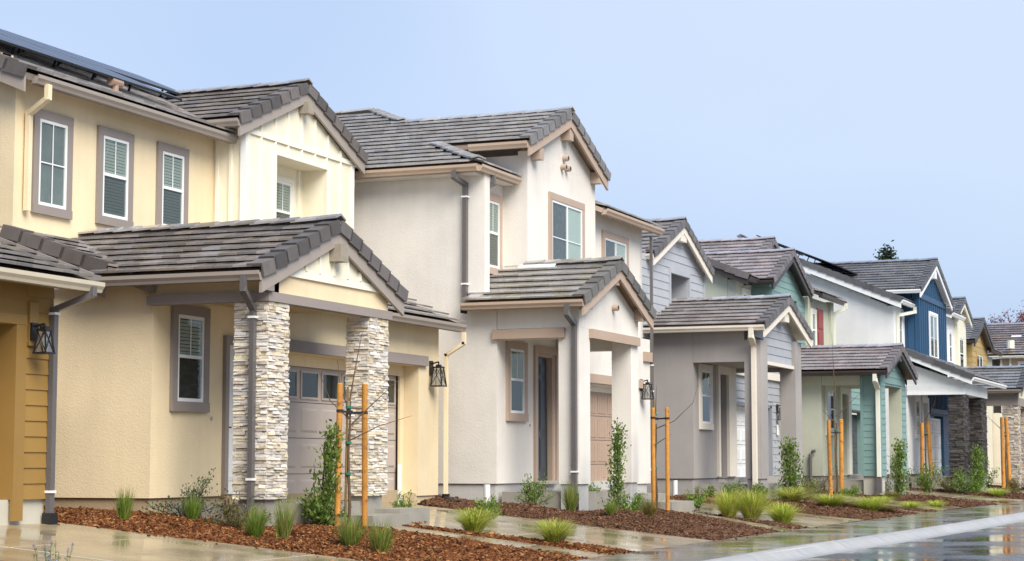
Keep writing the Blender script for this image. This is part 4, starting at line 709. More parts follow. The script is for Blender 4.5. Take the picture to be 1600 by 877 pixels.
# ================================================================== GROUND
def struct(o): o['kind'] = 'structure'; return o
WET = mat('wet_concrete', (.34, .27, .165), .035, .14, .9, .04, 8, .65, rand=.05, rv=.26, rvs=1.2, col2=(.24, .185, .11), c2s=1.1, c2lo=.45, c2hi=.65)
WETP = mat('wet_pavement', (.23, .22, .185), .05, .14, .9, .08, 6, .6, rand=.05, rv=.2, rvs=1.1, col2=(.16, .15, .12), c2s=1.6, c2lo=.42, c2hi=.6)
KERB = mat('kerb_concrete', (.34, .33, .31), .32, .1, 1.5, .15, 20, .5, rand=.05, rv=.3, rvs=2, col2=(.36, .36, .36), c2s=3, c2lo=.55, c2hi=.7)
ASPH = mat('wet_asphalt', (.035, .036, .04), .03, .2, 3, .25, 5, .7, rv=.26, rvs=.55, col2=(.07, .07, .072), c2s=1.2)
JOINT = mat('joint_line', (.55, .52, .45), .6)
SOIL = mat('soil', (.06, .038, .024), .9, .25, 4, .6, 20)
def lerp_poly(pts):
    xs = [p[1] for p in pts]; vs = [p[0] for p in pts]; return lambda y: float(np.interp(y, xs, vs))
XB = lerp_poly([(-8.45, -20), (-8.43, 24.6), (-8.41, 33.5), (-8.2, 47.7), (-7.84, 57), (-7.2, 75), (-6.2, 100), (-3.5, 150)])
XC = lerp_poly([(-6.95, -20), (-6.87, 23), (-6.84, 27.3), (-6.59, 31.8), (-6.31, 38.1), (-6.06, 48.5), (-5.75, 57), (-5.1, 75), (-4.1, 100), (-1.4, 150)])
struct(put('ground', grid_mesh('ground', [(-900, -300, -.75), (900, -300, -.75), (900, 1500, -.75), (-900, 1500, -.75)], [(0, 1, 2, 3)], SOIL)))
ys = list(range(-20, 151, 2)); V = []; F = []
for y in ys: V += [(XC(y) + .4, y, -.372), (XC(y) + 9.5, y, -.372)]
for i in range(len(ys) - 1): F.append((2 * i, 2 * i + 1, 2 * i + 3, 2 * i + 2))
struct(put('road', grid_mesh('road', V, F, ASPH)))
V = []; F = []
for y in ys: V += [(XB(y) + .02, y, -.29), (-8.5, y, -.29), (-14.5, y, .22), (-40, y, .25), (-60, y, -.76)]
for i in range(len(ys) - 1):
    for k in range(4): a = 5 * i + k; F.append((a, a + 5, a + 6, a + 1))
struct(put('front_yard', grid_mesh('front_yard', V, F, SOIL)))
far = struct(MB().prism([(XC(-20) + 9.5, -20, -.3), (XC(150) + 9.5, 150, -.3), (XC(150) + 40, 150, -.3), (40, -20, -.3)], (0, 0, -.3)).build('far_pavement', WETP))
sw = struct(MB().prism([(XB(-20) + .01, -20, -.31), (XC(-20), -20, -.31), (XC(-20), -19.9, -.31), (XB(-20) + .01, -19.9, -.31)], (0, 0, -.1)).build('pavement', WETP))
y = -4.0
while y < 145:
    L = 1.75; g = .006
    MB().prism([(XB(y), y + g, -.25), (XC(y) - .004, y + g, -.25), (XC(y + L) - .004, y + L - g, -.25), (XB(y + L), y + L - g, -.25)], (0, 0, -.12)).build('concrete_slab', WETP, sw); y += L
jm = MB()
for yy in np.arange(-4, 145, .0001 + 1.75 * 1): pass
struct(MB().prism([(XB(-20), -20, -.262), (XC(-20), -20, -.262), (XC(20), 20, -.262), (XC(60), 60, -.262), (XC(150), 150, -.262), (XB(150), 150, -.262), (XB(60), 60, -.262), (XB(20), 20, -.262)], (0, 0, -.05)).build('pavement_bed', JOINT))
kb = struct(MB().prism([(XC(-20) - .02, -20, -.39), (XC(-20) + .4, -20, -.39), (XC(-20) + .4, -19.9, -.39), (XC(-20) - .02, -19.9, -.39)], (0, 0, -.1)).build('kerb', KERB))
y = -4.0
while y < 145:
    L = 2.4; g = .008; V = []
    for yy in (y + g, y + L - g):
        x = XC(yy); V += [(x, yy, -.25), (x + .09, yy, -.248), (x + .19, yy, -.275), (x + .3, yy, -.345), (x + .36, yy, -.365), (x + .52, yy, -.366), (x + .52, yy, -.5), (x, yy, -.5)]
    F = [(i, i + 1, i + 9, i + 8) for i in range(7)] + [(7, 6, 5, 4, 3, 2, 1, 0), (8, 9, 10, 11, 12, 13, 14, 15)]
    mb = MB(); mb.v = V; mb.f = F; put('kerb_segment', mb.mesh('kerb_segment', KERB), kb); y += L

G_ = G
def slabs(name, xs, y0, y1, y0b, y1b, nx, ny, m=WET, dz=0.0):
    """sloping concrete between x (far/house) and x (street); y edges given at both ends"""
    xa, xb = xs; par = None; g = .016
    Yf = lambda x, t: (y0 + (y0b - y0) * (x - xa) / (xb - xa)) * (1 - t) + (y1 + (y1b - y1) * (x - xa) / (xb - xa)) * t
    G = lambda x: G_(xa) + (G_(xb) - G_(xa)) * (x - xa) / (xb - xa)
    pl = [(xa, Yf(xa, 0), G(xa) - .004 + dz), (xb, Yf(xb, 0), G(xb) - .004 + dz), (xb, Yf(xb, 1), G(xb) - .004 + dz), (xa, Yf(xa, 1), G(xa) - .004 + dz)]
    par = struct(MB().prism(pl, (0, 0, -.1)).build(name, JOINT))
    for i in range(nx):
        for j in range(ny):
            a, b = xa + (xb - xa) * i / nx + (g if i else 0), xa + (xb - xa) * (i + 1) / nx - (g if i < nx - 1 else 0); t0, t1 = j / ny + (g / 3 if j else 0), (j + 1) / ny - (g / 3 if j < ny - 1 else 0)
            MB().prism([(a, Yf(a, t0), G(a) + dz), (b, Yf(b, t0), G(b) + dz), (b, Yf(b, t1), G(b) + dz), (a, Yf(a, t1), G(a) + dz)], (0, 0, -.1)).build('concrete_slab', m, par)
    return par
slabs('driveway', (-14.3, -8.45), 13.3, 19.4, 13.3, 19.5, 3, 2)
slabs('driveway', (-14.4, -8.44), 25.2, 29.75, 25.25, 29.1, 3, 2)
slabs('driveway', (-13.75, -8.4), 37.6, 40.9, 35.6, 40.6, 3, 2)
slabs('driveway', (-13.8, -8.2), 48.6, 53.0, 48.9, 52.6, 3, 2)
slabs('driveway', (-13.2, -7.75), 59.4, 63.2, 59.6, 63.4, 3, 2)
slabs('driveway', (-12.6, -7.4), 70.9, 74.2, 71.0, 74.6, 2, 2)
slabs('driveway', (-12.0, -7.0), 80.6, 84.0, 80.6, 84.5, 2, 1)
slabs('walkway', (-11.98, -8.44), 24.15, 24.95, 23.25, 24.2, 3, 1)
slabs('walkway', (-11.3, -8.4), 35.9, 36.9, 33.4, 34.35, 3, 1)
slabs('walkway', (-11.6, -8.25), 47.9, 48.4, 46.4, 47.2, 3, 1)
slabs('walkway', (-10.8, -7.85), 58.3, 59.1, 57.6, 58.4, 3, 1)
slabs('walkway', (-10.2, -7.5), 69.6, 70.4, 69.3, 70.1, 2, 1)

# ------------------------------------------------------------------ mulch beds with bark chips
def mulch_mats(k):
    if k == 'red': return mat('red_mulch', (.05, .018, .008), .75, .4, 9, 1, 55, .4), mat('red_bark', (.115, .041, .014), .85, .25, 30, .3, 90, .12, rand=.9)
    return mat('brown_mulch', (.035, .02, .014), .75, .4, 9, 1, 55, .4), mat('brown_bark', (.095, .046, .025), .8, .25, 30, .3, 90, .1, rand=.75)
def inpoly(px, py, poly):
    c = np.zeros(len(px), bool); n = len(poly)
    for i in range(n):
        x0, y0 = poly[i]; x1, y1 = poly[(i + 1) % n]
        c ^= ((y0 > py) != (y1 > py)) & (px < (x1 - x0) * (py - y0) / ((y1 - y0) or 1e-9) + x0)
    return c
def edge_dist(px, py, poly):
    d = np.full(len(px), 9.); n = len(poly)
    for i in range(n):
        a, b = np.array(poly[i]), np.array(poly[(i + 1) % n]); e = b - a; t = np.clip(((px - a[0]) * e[0] + (py - a[1]) * e[1]) / (e @ e), 0, 1)
        d = np.minimum(d, np.hypot(px - a[0] - t * e[0], py - a[1] - t * e[1]))
    return d
Gv = lambda x: -.25 + np.clip((-8.5 - x) * .093, 0, .56)
def wob(x, y): return .02 * np.sin(x * 3.1 + y * 1.7) + .018 * np.sin(x * 5.3 - y * 4.1 + 1) + .012 * np.sin(x * 9.7 + y * 8.3)
BEDS = []
def bed_z(px, py, poly, rise):
    ed = edge_dist(px, py, poly); return Gv(px) - .03 + np.clip(ed / .15, 0, 1) * .028 + np.clip(ed / 1.3, 0, 1) * (.07 + rise + wob(px, py) * 1.5)
def bed(poly, kind, dens, rise=.0, size=1.0):
    sm, cm = mulch_mats(kind); P_ = np.array(poly); x0, y0 = P_.min(0); x1, y1 = P_.max(0); st = .12 if dens > 100 else .2
    gx, gy = np.meshgrid(np.arange(x0 - st, x1 + st, st), np.arange(y0 - st, y1 + st, st)); px, py = gx.ravel(), gy.ravel(); ins = inpoly(px, py, poly)
    z = np.where(ins, bed_z(px, py, poly, rise) + RNG.normal(0, .008, len(px)), Gv(px) - .06); nx = gx.shape[1]; ny = gx.shape[0]
    i, j = np.meshgrid(np.arange(nx - 1), np.arange(ny - 1)); a = (j * nx + i).ravel(); F = np.stack([a, a + 1, a + nx + 1, a + nx], 1); keep = ins[F].any(1)
    b = struct(put('mulch_bed', grid_mesh('mulch_bed', np.stack([px, py, z], 1), F[keep], sm, True)))
    n = int(dens * 2.6 * (x1 - x0 + .6) * (y1 - y0 + .6)); px, py = RNG.uniform(x0 - .3, x1 + .3, n), RNG.uniform(y0 - .3, y1 + .3, n); ed = edge_dist(px, py, poly); ii = inpoly(px, py, poly); k = (ii & (RNG.uniform(0, 1, n) < np.clip(ed / .12 + .35, 0, 1))) | (~ii & (RNG.uniform(0, 1, n) < .018 * np.exp(-ed / .08))); px, py = px[k], py[k]; n = len(px)
    c = np.stack([px, py, np.where(inpoly(px, py, poly), bed_z(px, py, poly, rise) + RNG.uniform(.0, .02, n), Gv(px) + .008)], 1)
    th = RNG.uniform(0, 2 * np.pi, n); tl = RNG.normal(0, .35, n); l = RNG.gamma(2.2, .012, n).clip(.008, .07)[:, None] * size; w = RNG.gamma(3, .0026, n).clip(.003, .018)[:, None] * size; t = RNG.uniform(.004, .01, n)[:, None]
    a = np.stack([np.cos(th) * np.cos(tl), np.sin(th) * np.cos(tl), np.sin(tl)], 1); bb = np.stack([-np.sin(th), np.cos(th), RNG.normal(0, .35, n)], 1); nn_ = np.cross(a, bb)
    Vt = np.stack([c + sx * a * l * (.6 if sz > 0 else 1) + sy * bb * w + sz * nn_ * t for sz in (-1, 1) for sy in (-1, 1) for sx in (-1, 1)], 1).reshape(-1, 3)
    fb = np.array(BOXF); F = (np.arange(n) * 8)[:, None, None] + fb[None]
    tag(put('bark_mulch', grid_mesh('bark_mulch', Vt, F.reshape(-1, 4), cm)), kind='stuff'); BEDS.append((poly, rise))
    m = n // 14; pk = RNG.permutation(n)[:m]; Vp = Vt.reshape(n, 8, 3)[pk] + np.array([0, 0, .006]); cc = Vp.mean(1, keepdims=True); Vp = cc + (Vp - cc) * RNG.uniform(.8, 1.35, (m, 1, 1)); F = (np.arange(m) * 8)[:, None, None] + fb[None]
    pm = mat('pale_bark', (.24, .115, .045), .85, .25, 30, .3, 90, .1, rand=.6) if kind == 'red' else mat('pale_brown_bark', (.15, .09, .055), .85, .25, 30, .3, 90, .1, rand=.6)
    tag(put('bark_mulch', grid_mesh('bark_mulch', Vp.reshape(-1, 3), F.reshape(-1, 4), pm)), kind='stuff'); return b
def ground_z(x, y):
    for poly, rise in BEDS:
        if inpoly(np.array([x]), np.array([y]), poly)[0]: return float(bed_z(np.array([x]), np.array([y]), poly, rise)[0])
    return G(x)
bed([(-14.38, 19.4), (-8.5, 19.5), (-8.44, 23.25), (-12.0, 24.15), (-12.0, 24.0), (-12.6, 24.0), (-12.6, 22.1), (-14.38, 22.1)], 'red', 1300, -.05)
bed([(-16.4, 19.2), (-14.3, 19.3), (-14.3, 22.1), (-16.4, 22.1)], 'red', 900, -.04)
bed([(-12.0, 24.98), (-8.44, 24.22), (-8.44, 25.22), (-12.05, 25.2), (-12.05, 26.2), (-13.4, 26.2), (-13.4, 25.3)], 'red', 900, -.02)
bed([(-14.2, 13.3), (-8.5, 13.3), (-8.5, 9), (-13.8, 9)], 'red', 300, 0)
bed([(-13.55, 29.8), (-8.44, 29.15), (-8.42, 33.35), (-11.25, 35.85), (-12.0, 35.85), (-12.0, 32.3), (-13.55, 32.3)], 'brown', 700, .02)
bed([(-15.8, 31.0), (-13.5, 29.9), (-13.5, 32.3), (-15.8, 32.3)], 'brown', 500, .04)
bed([(-11.3, 36.95), (-8.4, 34.4), (-8.4, 35.55), (-11.3, 36.9)], 'brown', 500, -.02); bed([(-13.2, 38.0), (-11.3, 36.95), (-11.2, 37.0), (-13.2, 38.1)], 'brown', 400, -.02)
bed([(-13.25, 41.0), (-8.38, 40.65), (-8.22, 46.35), (-11.6, 47.85), (-11.6, 43.9), (-13.25, 43.8)], 'brown', 450, .02, 1.1)
bed([(-11.6, 48.42), (-8.22, 47.25), (-8.2, 48.85), (-12.4, 48.6)], 'brown', 400, -.02, 1.1)
bed([(-12.5, 53.1), (-8.05, 52.7), (-7.86, 57.55), (-10.8, 58.25), (-10.8, 54.3), (-12.5, 54.3)], 'brown', 250, .02, 1.3)
bed([(-10.8, 59.15), (-7.85, 58.45), (-7.83, 59.5), (-11.2, 59.4)], 'brown', 200, -.02, 1.3)
bed([(-12.1, 63.4), (-7.7, 63.5), (-7.5, 69.2), (-10.1, 69.5), (-10.1, 65.6), (-12.1, 65.6)], 'brown', 150, .02, 1.5)
bed([(-12, 74.4), (-7.3, 74.8), (-7.1, 80.3), (-9.7, 80.4), (-9.7, 76), (-12, 76)], 'brown', 80, .02, 1.8)

# ================================================================== PLANTS
def leafmat(name, c, c2, rough=.45): return mat(name, c, rough, .2, 5, 0, spec=.4, rand=.45, col2=c2, c2s=9, c2lo=.45, c2hi=.6, trans=.4)
L_DARK = leafmat('leaf_dark', (.12, .2, .035), (.22, .3, .06)); L_BRIGHT = leafmat('leaf_bright', (0.165, 0.285, 0.045), (0.240, 0.330, 0.053)); L_GREY = leafmat('leaf_greyish', (0.119, 0.161, 0.084), (0.084, 0.119, 0.049)); L_BRN = leafmat('leaf_bronze', (0.144, 0.144, 0.048), (0.204, 0.120, 0.042))
B_RUSH = leafmat('blade_rush', (.17, .27, .04), (.27, .31, .06)); B_LIME = leafmat('blade_lime', (.45, .55, .06), (.58, .58, .14)); B_YEL = leafmat('blade_yellow', (.2, .19, .045), (.28, .2, .06)); STEM = mat('stem', (.07, .045, .028), .8); STRAW = mat('straw', (.35, .24, .1), .8)
def leaves(C, D, l, w, m, name, parent):
    """C centres, D directions; each leaf is a folded blade of four triangles"""
    n = len(C); D = D / np.linalg.norm(D, axis=1)[:, None]; r = RNG.normal(size=(n, 3)); S = np.cross(D, r); S /= np.linalg.norm(S, axis=1)[:, None]; N = np.cross(S, D)
    l = (l * RNG.uniform(.65, 1.25, n))[:, None]; w = (w * RNG.uniform(.7, 1.2, n))[:, None]
    V = np.stack([C, C + D * l * .5 + S * w * .5 + N * w * .18, C + D * l, C + D * l * .5 - S * w * .5 + N * w * .18, C + D * l * .5], 1).reshape(-1, 3); b = (np.arange(n) * 5)[:, None]
    F = np.concatenate([b + [0, 1, 4], b + [1, 2, 4], b + [2, 3, 4], b + [3, 0, 4]]); return put(name, grid_mesh(name, V, F, m), parent)
def tuft(name, label, x, y, hgt, spread, n, m, arch=.5, dry=0, cat='grass clump', group=None, dead=.0):
    lime = arch > .3; hgt *= 1.4 if lime else 1.25; spread *= 1.55 if lime else 1.15; n = int(n * 1.9); arch = min(.95, arch * 1.5) if lime else arch
    z = ground_z(x, y); t = thing(name, label, cat, (x, y, z - .01), group)
    for part, k, mm in (('blade', int(n * (1 - dry)), m), ('dry_blade', int(n * dry), STRAW)):
        if not k: continue
        th = RNG.uniform(0, 2 * np.pi, k); r0 = np.sqrt(RNG.uniform(0, 1, k)) * spread * .16; out = RNG.beta(1.6, 1.6, k) * spread * (1.15 if part == 'dry_blade' else 1); hh = hgt * RNG.uniform(.5, 1.05, k) * (1 - .25 * (out / max(spread, .01)) ** 2)
        d = np.stack([np.cos(th), np.sin(th), 0 * th], 1); sd = np.stack([-np.sin(th), np.cos(th), 0 * th], 1); tw = RNG.normal(0, .12, k)
        base = np.array([x, y, z - .02]) + d * r0[:, None] + sd * RNG.normal(0, .02, k)[:, None]; w = RNG.uniform(.003, .006, k) * (.85 + hgt * .5); rows = []
        for q in (0, .35, .7, 1.0):
            zz = hh * (q - arch * .55 * q ** 3); oo = out * (q ** (1.6 if arch > .3 else 1.2)); c = base + d * oo[:, None] + sd * (tw * q * hgt)[:, None]; c[:, 2] += zz
            ww = (w * (1 - q * .92))[:, None]; rows += [c - sd * ww, c + sd * ww]
        V = np.stack(rows, 1).reshape(-1, 3); b = (np.arange(k) * 8)[:, None]; F = np.concatenate([b + [0, 1, 3, 2], b + [2, 3, 5, 4], b + [4, 5, 7, 6]]); put(part, grid_mesh(part, V, F, mm), t)
    return t
def shrub(name, label, x, y, hgt, rad, n, leaf, m, cat='shrub', wild=.0, col=False, lean=0, group=None, stem=True, z=None, flat=1.0):
    z = ground_z(x, y) if z is None else z; t = thing(name, label, cat, (x, y, z - .01), group)
    ns = max(4, int(n / 70)); mb = MB(); C = []; D = []
    per = max(4, int(n * (.6 if col else 1)) // ns)
    for i in range(ns):
        f = (i + .5) / ns; a = random.uniform(0, 6.28)
        if col:
            hz = z + hgt * (.06 + .9 * f); rr = rad * (1.25 - f) * random.uniform(.35, 1.0) * (1 if f < .75 else .8); tip = Vector((x + math.cos(a) * rr + lean * (hz - z), y + math.sin(a) * rr, hz)); root = Vector((x + lean * (hz - z) * .7, y, z + hgt * max(0, f - .22)))
        else:
            e = random.uniform(.12, 1.25) ; k = random.uniform(.75, 1.12) + (wild if random.random() < .3 else 0); tip = Vector((x + math.cos(a) * math.cos(e) * rad * k, y + math.sin(a) * math.cos(e) * rad * k, z + hgt * (.18 + .82 * math.sin(e) * k * flat))); root = Vector((x + random.uniform(-.04, .04), y + random.uniform(-.04, .04), z - .02))
        mid = root.lerp(tip, .5) + Vector((0, 0, hgt * .04)); mb.tube([root, mid, tip], [.009, .006, .003], 4)
        q = RNG.uniform(.15 if not col else .1, 1.05, per) ** .8; p = np.array(root) * (1 - q)[:, None] + np.array(tip) * q[:, None] + RNG.normal(0, rad * (.13 if not col else .2), (per, 3)) * np.array([1, 1, .8])
        dd = RNG.normal(0, .6, (per, 3)) + np.array(tip - root)[None] / max(.01, (tip - root).length) * .7 + np.array([0, 0, .25]); p[:, 2] = np.maximum(p[:, 2], z + .015); C.append(p); D.append(dd)
    if stem:
        if col: mb.tube([(x, y, z - .03), (x + lean * hgt * .35, y, z + hgt * .5), (x + lean * hgt * .8, y, z + hgt * .95)], [.022, .014, .005], 6)
        mb.build('stem', STEM, t)
    leaves(np.concatenate(C), np.concatenate(D), leaf, leaf * .5, m, 'foliage', t); return t
# --- clumps of upright rush in the red bark bed, left to right
tuft('grass_clump', 'small upright green rush near the corner of the yellow side wall', -13.75, 20.55, .42, .13, 160, B_RUSH, .1)
tuft('grass_clump', 'green rush standing in front of the wiry grey shrub below the porch window', -13.2, 21.3, .36, .16, 150, B_RUSH, .15)
tuft('grass_clump', 'dark green rush in front of the bronze shrub by the left stone column', -11.94, 20.75, .42, .22, 200, B_RUSH, .2)
tuft('grass_clump', 'taller pale tipped rush just right of the left stone column', -11.34, 20.4, .5, .16, 170, B_RUSH, .12, .15)
tuft('grass_clump', 'rush clump in front of the right orange stake of the first bare tree', -10.54, 20.6, .42, .24, 230, B_RUSH, .2, .08)
tuft('grass_clump', 'rush clump at the front tip of the red bark bed of the yellow house', -9.98, 20.3, .42, .2, 210, B_RUSH, .15, .12)
tuft('grass_clump', 'large lime fountain grass beside the concrete driveway of the yellow house', -11.0, 25.45, .5, .45, 420, B_LIME, .6, .12)
tuft('grass_clump', 'lime fountain grass nearest the pavement, in the narrow red bark strip', -9.55, 24.95, .5, .4, 420, B_LIME, .6, .15)
tuft('grass_clump', 'straw topped rush below the downspout of the white house porch', -11.56, 31.0, .5, .2, 200, B_RUSH, .15, .15)
tuft('grass_clump', 'short dark rush at the foot of the column shrub by the white house', -10.81, 31.0, .3, .18, 170, B_RUSH, .2, .1)
tuft('grass_clump', 'yellowish rush left of the stakes in front of the white house', -10.15, 31.1, .36, .22, 210, B_YEL, .25, .1)
tuft('grass_clump', 'tall lime grass with golden tips, left one of the pair before the grey house porch', -10.2, 36.3, .62, .42, 420, B_LIME, .35, .15)
tuft('grass_clump', 'wide lime grass with golden tips, right one of the pair before the grey house porch', -9.85, 36.7, .64, .52, 560, B_LIME, .35, .18)
tuft('grass_clump', 'arching lime grass alone beside the pavement in front of the grey house', -9.05, 36.0, .58, .5, 480, B_LIME, .6, .05)
tuft('grass_clump', 'spreading green grass under the column shrub by the grey house', -10.6, 43.0, .5, .7, 500, B_LIME, .7, .25)
tuft('grass_clump', 'spreading green grass at the foot of the stakes in front of the sage green house', -9.8, 43.6, .45, .75, 560, B_LIME, .7, .15)
tuft('grass_clump', 'rounded lime grass at the pavement end of the dark bark bed of the grey house', -9.0, 44.1, .5, .6, 560, B_LIME, .6, .05)
tuft('grass_clump', 'reddish low grass right beside the rounded lime grass of the grey house bed', -8.85, 44.9, .28, .55, 380, B_YEL, .7, .2)
tuft('grass_clump', 'small low lime grass on the walkway edge below the teal corner, farther one of two', -10.0, 50.6, .3, .5, 320, B_LIME, .7)
tuft('grass_clump', 'small low lime grass near the pavement below the teal corner, nearer one of two', -8.95, 49.0, .3, .5, 320, B_LIME, .7)
tuft('grass_clump', 'small lime grass at the start of the driveway of the sage green house', -8.75, 51.6, .3, .42, 280, B_LIME, .7)
tuft('grass_clump', 'low lime grass beside the pavement in front of the dark stone pillars', -8.9, 64.6, .4, .7, 300, B_LIME, .7)
tuft('grass_clump', 'yellow green grass between the bronze shrubs under the teal gable post', -10.3, 53.4, .35, .5, 260, B_YEL, .6)
# --- shrubs
shrub('wiry_shrub', 'wiry grey green shrub below the window of the yellow house', -13.65, 21.85, .46, .38, 1100, .045, L_GREY, wild=.6)
shrub('bronze_shrub', 'low bronze shrub at the foot of the left stone column', -12.55, 21.35, .46, .42, 1200, .045, L_BRN, wild=.3)
shrub('glossy_shrub', 'dark glossy shrub behind the left orange stake by the yellow porch', -12.4, 23.35, .5, .36, 1000, .06, L_DARK)
shrub('round_shrub', 'small bright round shrub on the concrete step beside the yellow garage', -12.85, 27.0, .36, .24, 900, .04, L_BRIGHT, z=.13)
tuft('grass_clump', 'dark strappy grass on the porch edge behind the leafy sapling', -13.0, 23.4, .5, .45, 160, B_RUSH, .6)
shrub('round_shrub', 'yellow green shrub by the white pipe at the corner of the white house', -11.9, 28.1, .42, .24, 700, .05, L_BRIGHT)
shrub('dense_shrub', 'dense dark shrub on the bark below the front door of the white house', -12.5, 31.6, .46, .36, 1000, .05, L_DARK, wild=.3)
shrub('round_shrub', 'bright shrub right of the column shrub at the white house', -11.1, 33.0, .36, .27, 800, .045, L_BRIGHT)
shrub('low_shrub', 'bright low leafy shrub behind the concrete edging of the white porch', -12.3, 33.6, .38, .3, 600, .05, L_BRIGHT, z=.32)
shrub('round_shrub', 'bright shrub right of the orange stakes before the grey house', -11.4, 38.2, .42, .26, 800, .05, L_BRIGHT, z=.05)
shrub('low_shrub', 'tiny dark shrub by the left end of the grey porch step', -12.2, 42.0, .26, .28, 380, .05, L_DARK)
shrub('round_shrub', 'dark green ball shrub left of two in front of the grey porch step', -11.7, 42.0, .42, .34, 900, .055, L_DARK)
shrub('round_shrub', 'dark green ball shrub right of two in front of the grey porch step', -11.35, 43.0, .42, .32, 900, .055, L_DARK)
shrub('low_shrub', 'reddish green wiry shrub between the grey house post and the green house stakes', -10.9, 46.6, .6, .55, 900, .055, L_BRN, wild=.4)
shrub('low_shrub', 'pale green low shrub at the corner of the sage green wall', -12.3, 51.6, .4, .45, 700, .06, L_BRIGHT)
shrub('low_shrub', 'yellow green low shrub below the dark garage of the sage green house', -11.4, 53.4, .3, .4, 600, .06, L_BRIGHT)
shrub('low_shrub', 'grey green shrub left of the column shrub at the teal post', -11.0, 55.3, .55, .5, 800, .06, L_GREY)
shrub('wiry_shrub', 'tall dark wiry shrub between the stakes and the dark stone pillar', -10.8, 62.6, .95, .55, 1100, .08, L_DARK, wild=.2)
shrub('wiry_shrub', 'green wiry shrub in front of the gap between the dark stone pillars', -9.9, 64.0, .8, .6, 1200, .08, L_DARK, wild=.3)
shrub('bronze_shrub', 'brownish shrub at the foot of the first dark stone pillar', -10.3, 63.8, .6, .45, 700, .07, L_BRN, wild=.2)
shrub('wiry_shrub', 'dusky shrub right of the second dark stone pillar', -10.2, 69.3, .8, .6, 900, .08, L_GREY)
shrub('dense_shrub', 'dense dark shrub in front of the white door by the pale stone pillar', -10.6, 73.5, 1.15, .65, 1200, .09, L_DARK)
shrub('low_shrub', 'brown green low shrub in front of the pale stone pillar', -9.2, 72.0, .5, .45, 600, .08, L_BRN)
# --- leafy column shrubs
shrub('column_shrub', 'leafy leaning column shrub in front of the taupe garage door', -12.2, 22.9, 1.45, .27, 1500, .08, L_DARK, cat='young shrub', col=True, lean=.14)
shrub('column_shrub', 'green column shrub in front of the white house porch', -11.12, 32.2, 1.72, .25, 2400, .065, L_DARK, cat='young shrub', col=True, lean=.02)
shrub('column_shrub', 'full green column shrub in front of the grey house right post', -11.08, 44.9, 1.6, .4, 2600, .085, L_DARK, cat='young shrub', col=True)
shrub('column_shrub', 'narrow green column shrub in front of the teal house porch opening', -10.74, 57.0, 1.72, .42, 2000, .1, L_DARK, cat='young shrub', col=True)
shrub('column_shrub', 'yellowish column shrub in front of the second dark stone pillar', -9.8, 66.5, 1.7, .42, 1500, .11, L_BRIGHT, cat='young shrub', col=True)
# --- young bare trees tied between orange stakes
WOOD = mat('stake_wood', (.56, .25, .05), .6, .22, 9, .35, 40, .3, streak=.45, col2=(.3, .115, .025), c2s=8, c2lo=.6, c2hi=.68); TIE = mat('black_tie', (.012, .012, .012), .6); GREEN = mat('green_tape', (.01, .16, .09), .5); BARK = mat('young_bark', (.11, .065, .03), .8, .3, 20, .3, 60, streak=.3)
def stake(label, x, y, z0, z1, lean=(0, 0), r=.042):
    z0 -= .04; t = MB().tube([(x, y, z0), (x + lean[0] * .5, y + lean[1] * .5, (z0 + z1) / 2), (x + lean[0], y + lean[1], z1 - .015), (x + lean[0], y + lean[1], z1)], [r, r * .97, r * .95, r * .8], 12).build('tree_stake', WOOD); tag(t, label, 'stake', 'orange stakes beside young trees')
    return Vector((x + lean[0], y + lean[1], z1))
def bare_tree(label, x, y, h, s1, s2, zt, twigs, r=.025, bamboo=True):
    z = ground_z(x, y); t = thing('young_tree', label, 'young tree', (x, y, z - .01), 'young bare trees along the front gardens')
    p = [Vector((x + .015 * math.sin(i * 1.7), y, z - .04 + h * .62 * i / 5)) for i in range(6)]
    MB().tube(p, [r, r * .95, r * .85, r * .75, r * .65, r * .5], 8).build('trunk', BARK, t)
    if bamboo: MB().tube([(x - .05, y - .01, z), (x - .03, y, z + zt + .35)], .018, 8).build('nursery_cane', mat('cane', (.2, .12, .04), .7), t)
    for pts in twigs: MB().tube([Vector((x, y, z)) + Vector(q) for q in pts], [r * .5 - i * r * .4 / (len(pts) - 1) for i in range(len(pts))], 6).build('branch', BARK, t)
    mb = MB()
    for s in (s1, s2):
        a = Vector((s.x, s.y, z + zt)); b = Vector((x, y, z + zt - .01)); mb.bar(a, b, .012, .03)
        mb.tube([a - Vector((0, 0, .018)), a + Vector((0, 0, .018))], .05, 10)
    mb.tube([(x, y, z + zt - .03), (x, y, z + zt + .02)], .05, 8); mb.build('tie', TIE, t)
    for q in (.45, .72, 1.03): MB().tube([(x - .015, y, z + zt * q), (x - .015, y, z + zt * q + .035)], .045, 8).build('tape', GREEN, t)
a = stake('left orange stake of the first bare tree, by the yellow porch', -11.97, 23.0, .08, 2.07, (.03, 0)); b = stake('right orange stake of the first bare tree, before the right stone column', -12.05, 24.0, .1, 2.1, (-.02, 0))
bare_tree('bare young tree tied between stakes in front of the yellow porch', -12.1, 23.6, 2.9, a, b, 1.6, [[(0, 0, 1.75), (.05, .1, 2.3), (.12, .15, 2.75)], [(0, 0, 1.5), (-.25, -.1, 1.75), (-.4, -.15, 2.15)], [(0, 0, 1.4), (.3, .2, 1.75), (.62, .4, 2.1)], [(0, 0, 1.2), (.35, .2, 1.4), (.75, .45, 1.55)], [(0, 0, 1.6), (-.15, 0, 1.95), (-.2, 0, 2.35)]])
a = stake('left orange stake beside the lantern of the white house', -11.21, 34.6, 0, 2.03); b = stake('right orange stake beside the grey side wall', -11.1, 35.15, -.01, 2.05)
bare_tree('bare young tree tied between stakes in front of the grey side wall', -11.35, 35.2, 2.8, a, b, 1.8, [[(0, 0, 1.6), (.35, .1, 1.75), (.7, .2, 2.1), (.8, .2, 2.45)], [(0, 0, 1.3), (.3, .1, 1.5)], [(0, 0, 1.9), (.02, 0, 2.45)]])
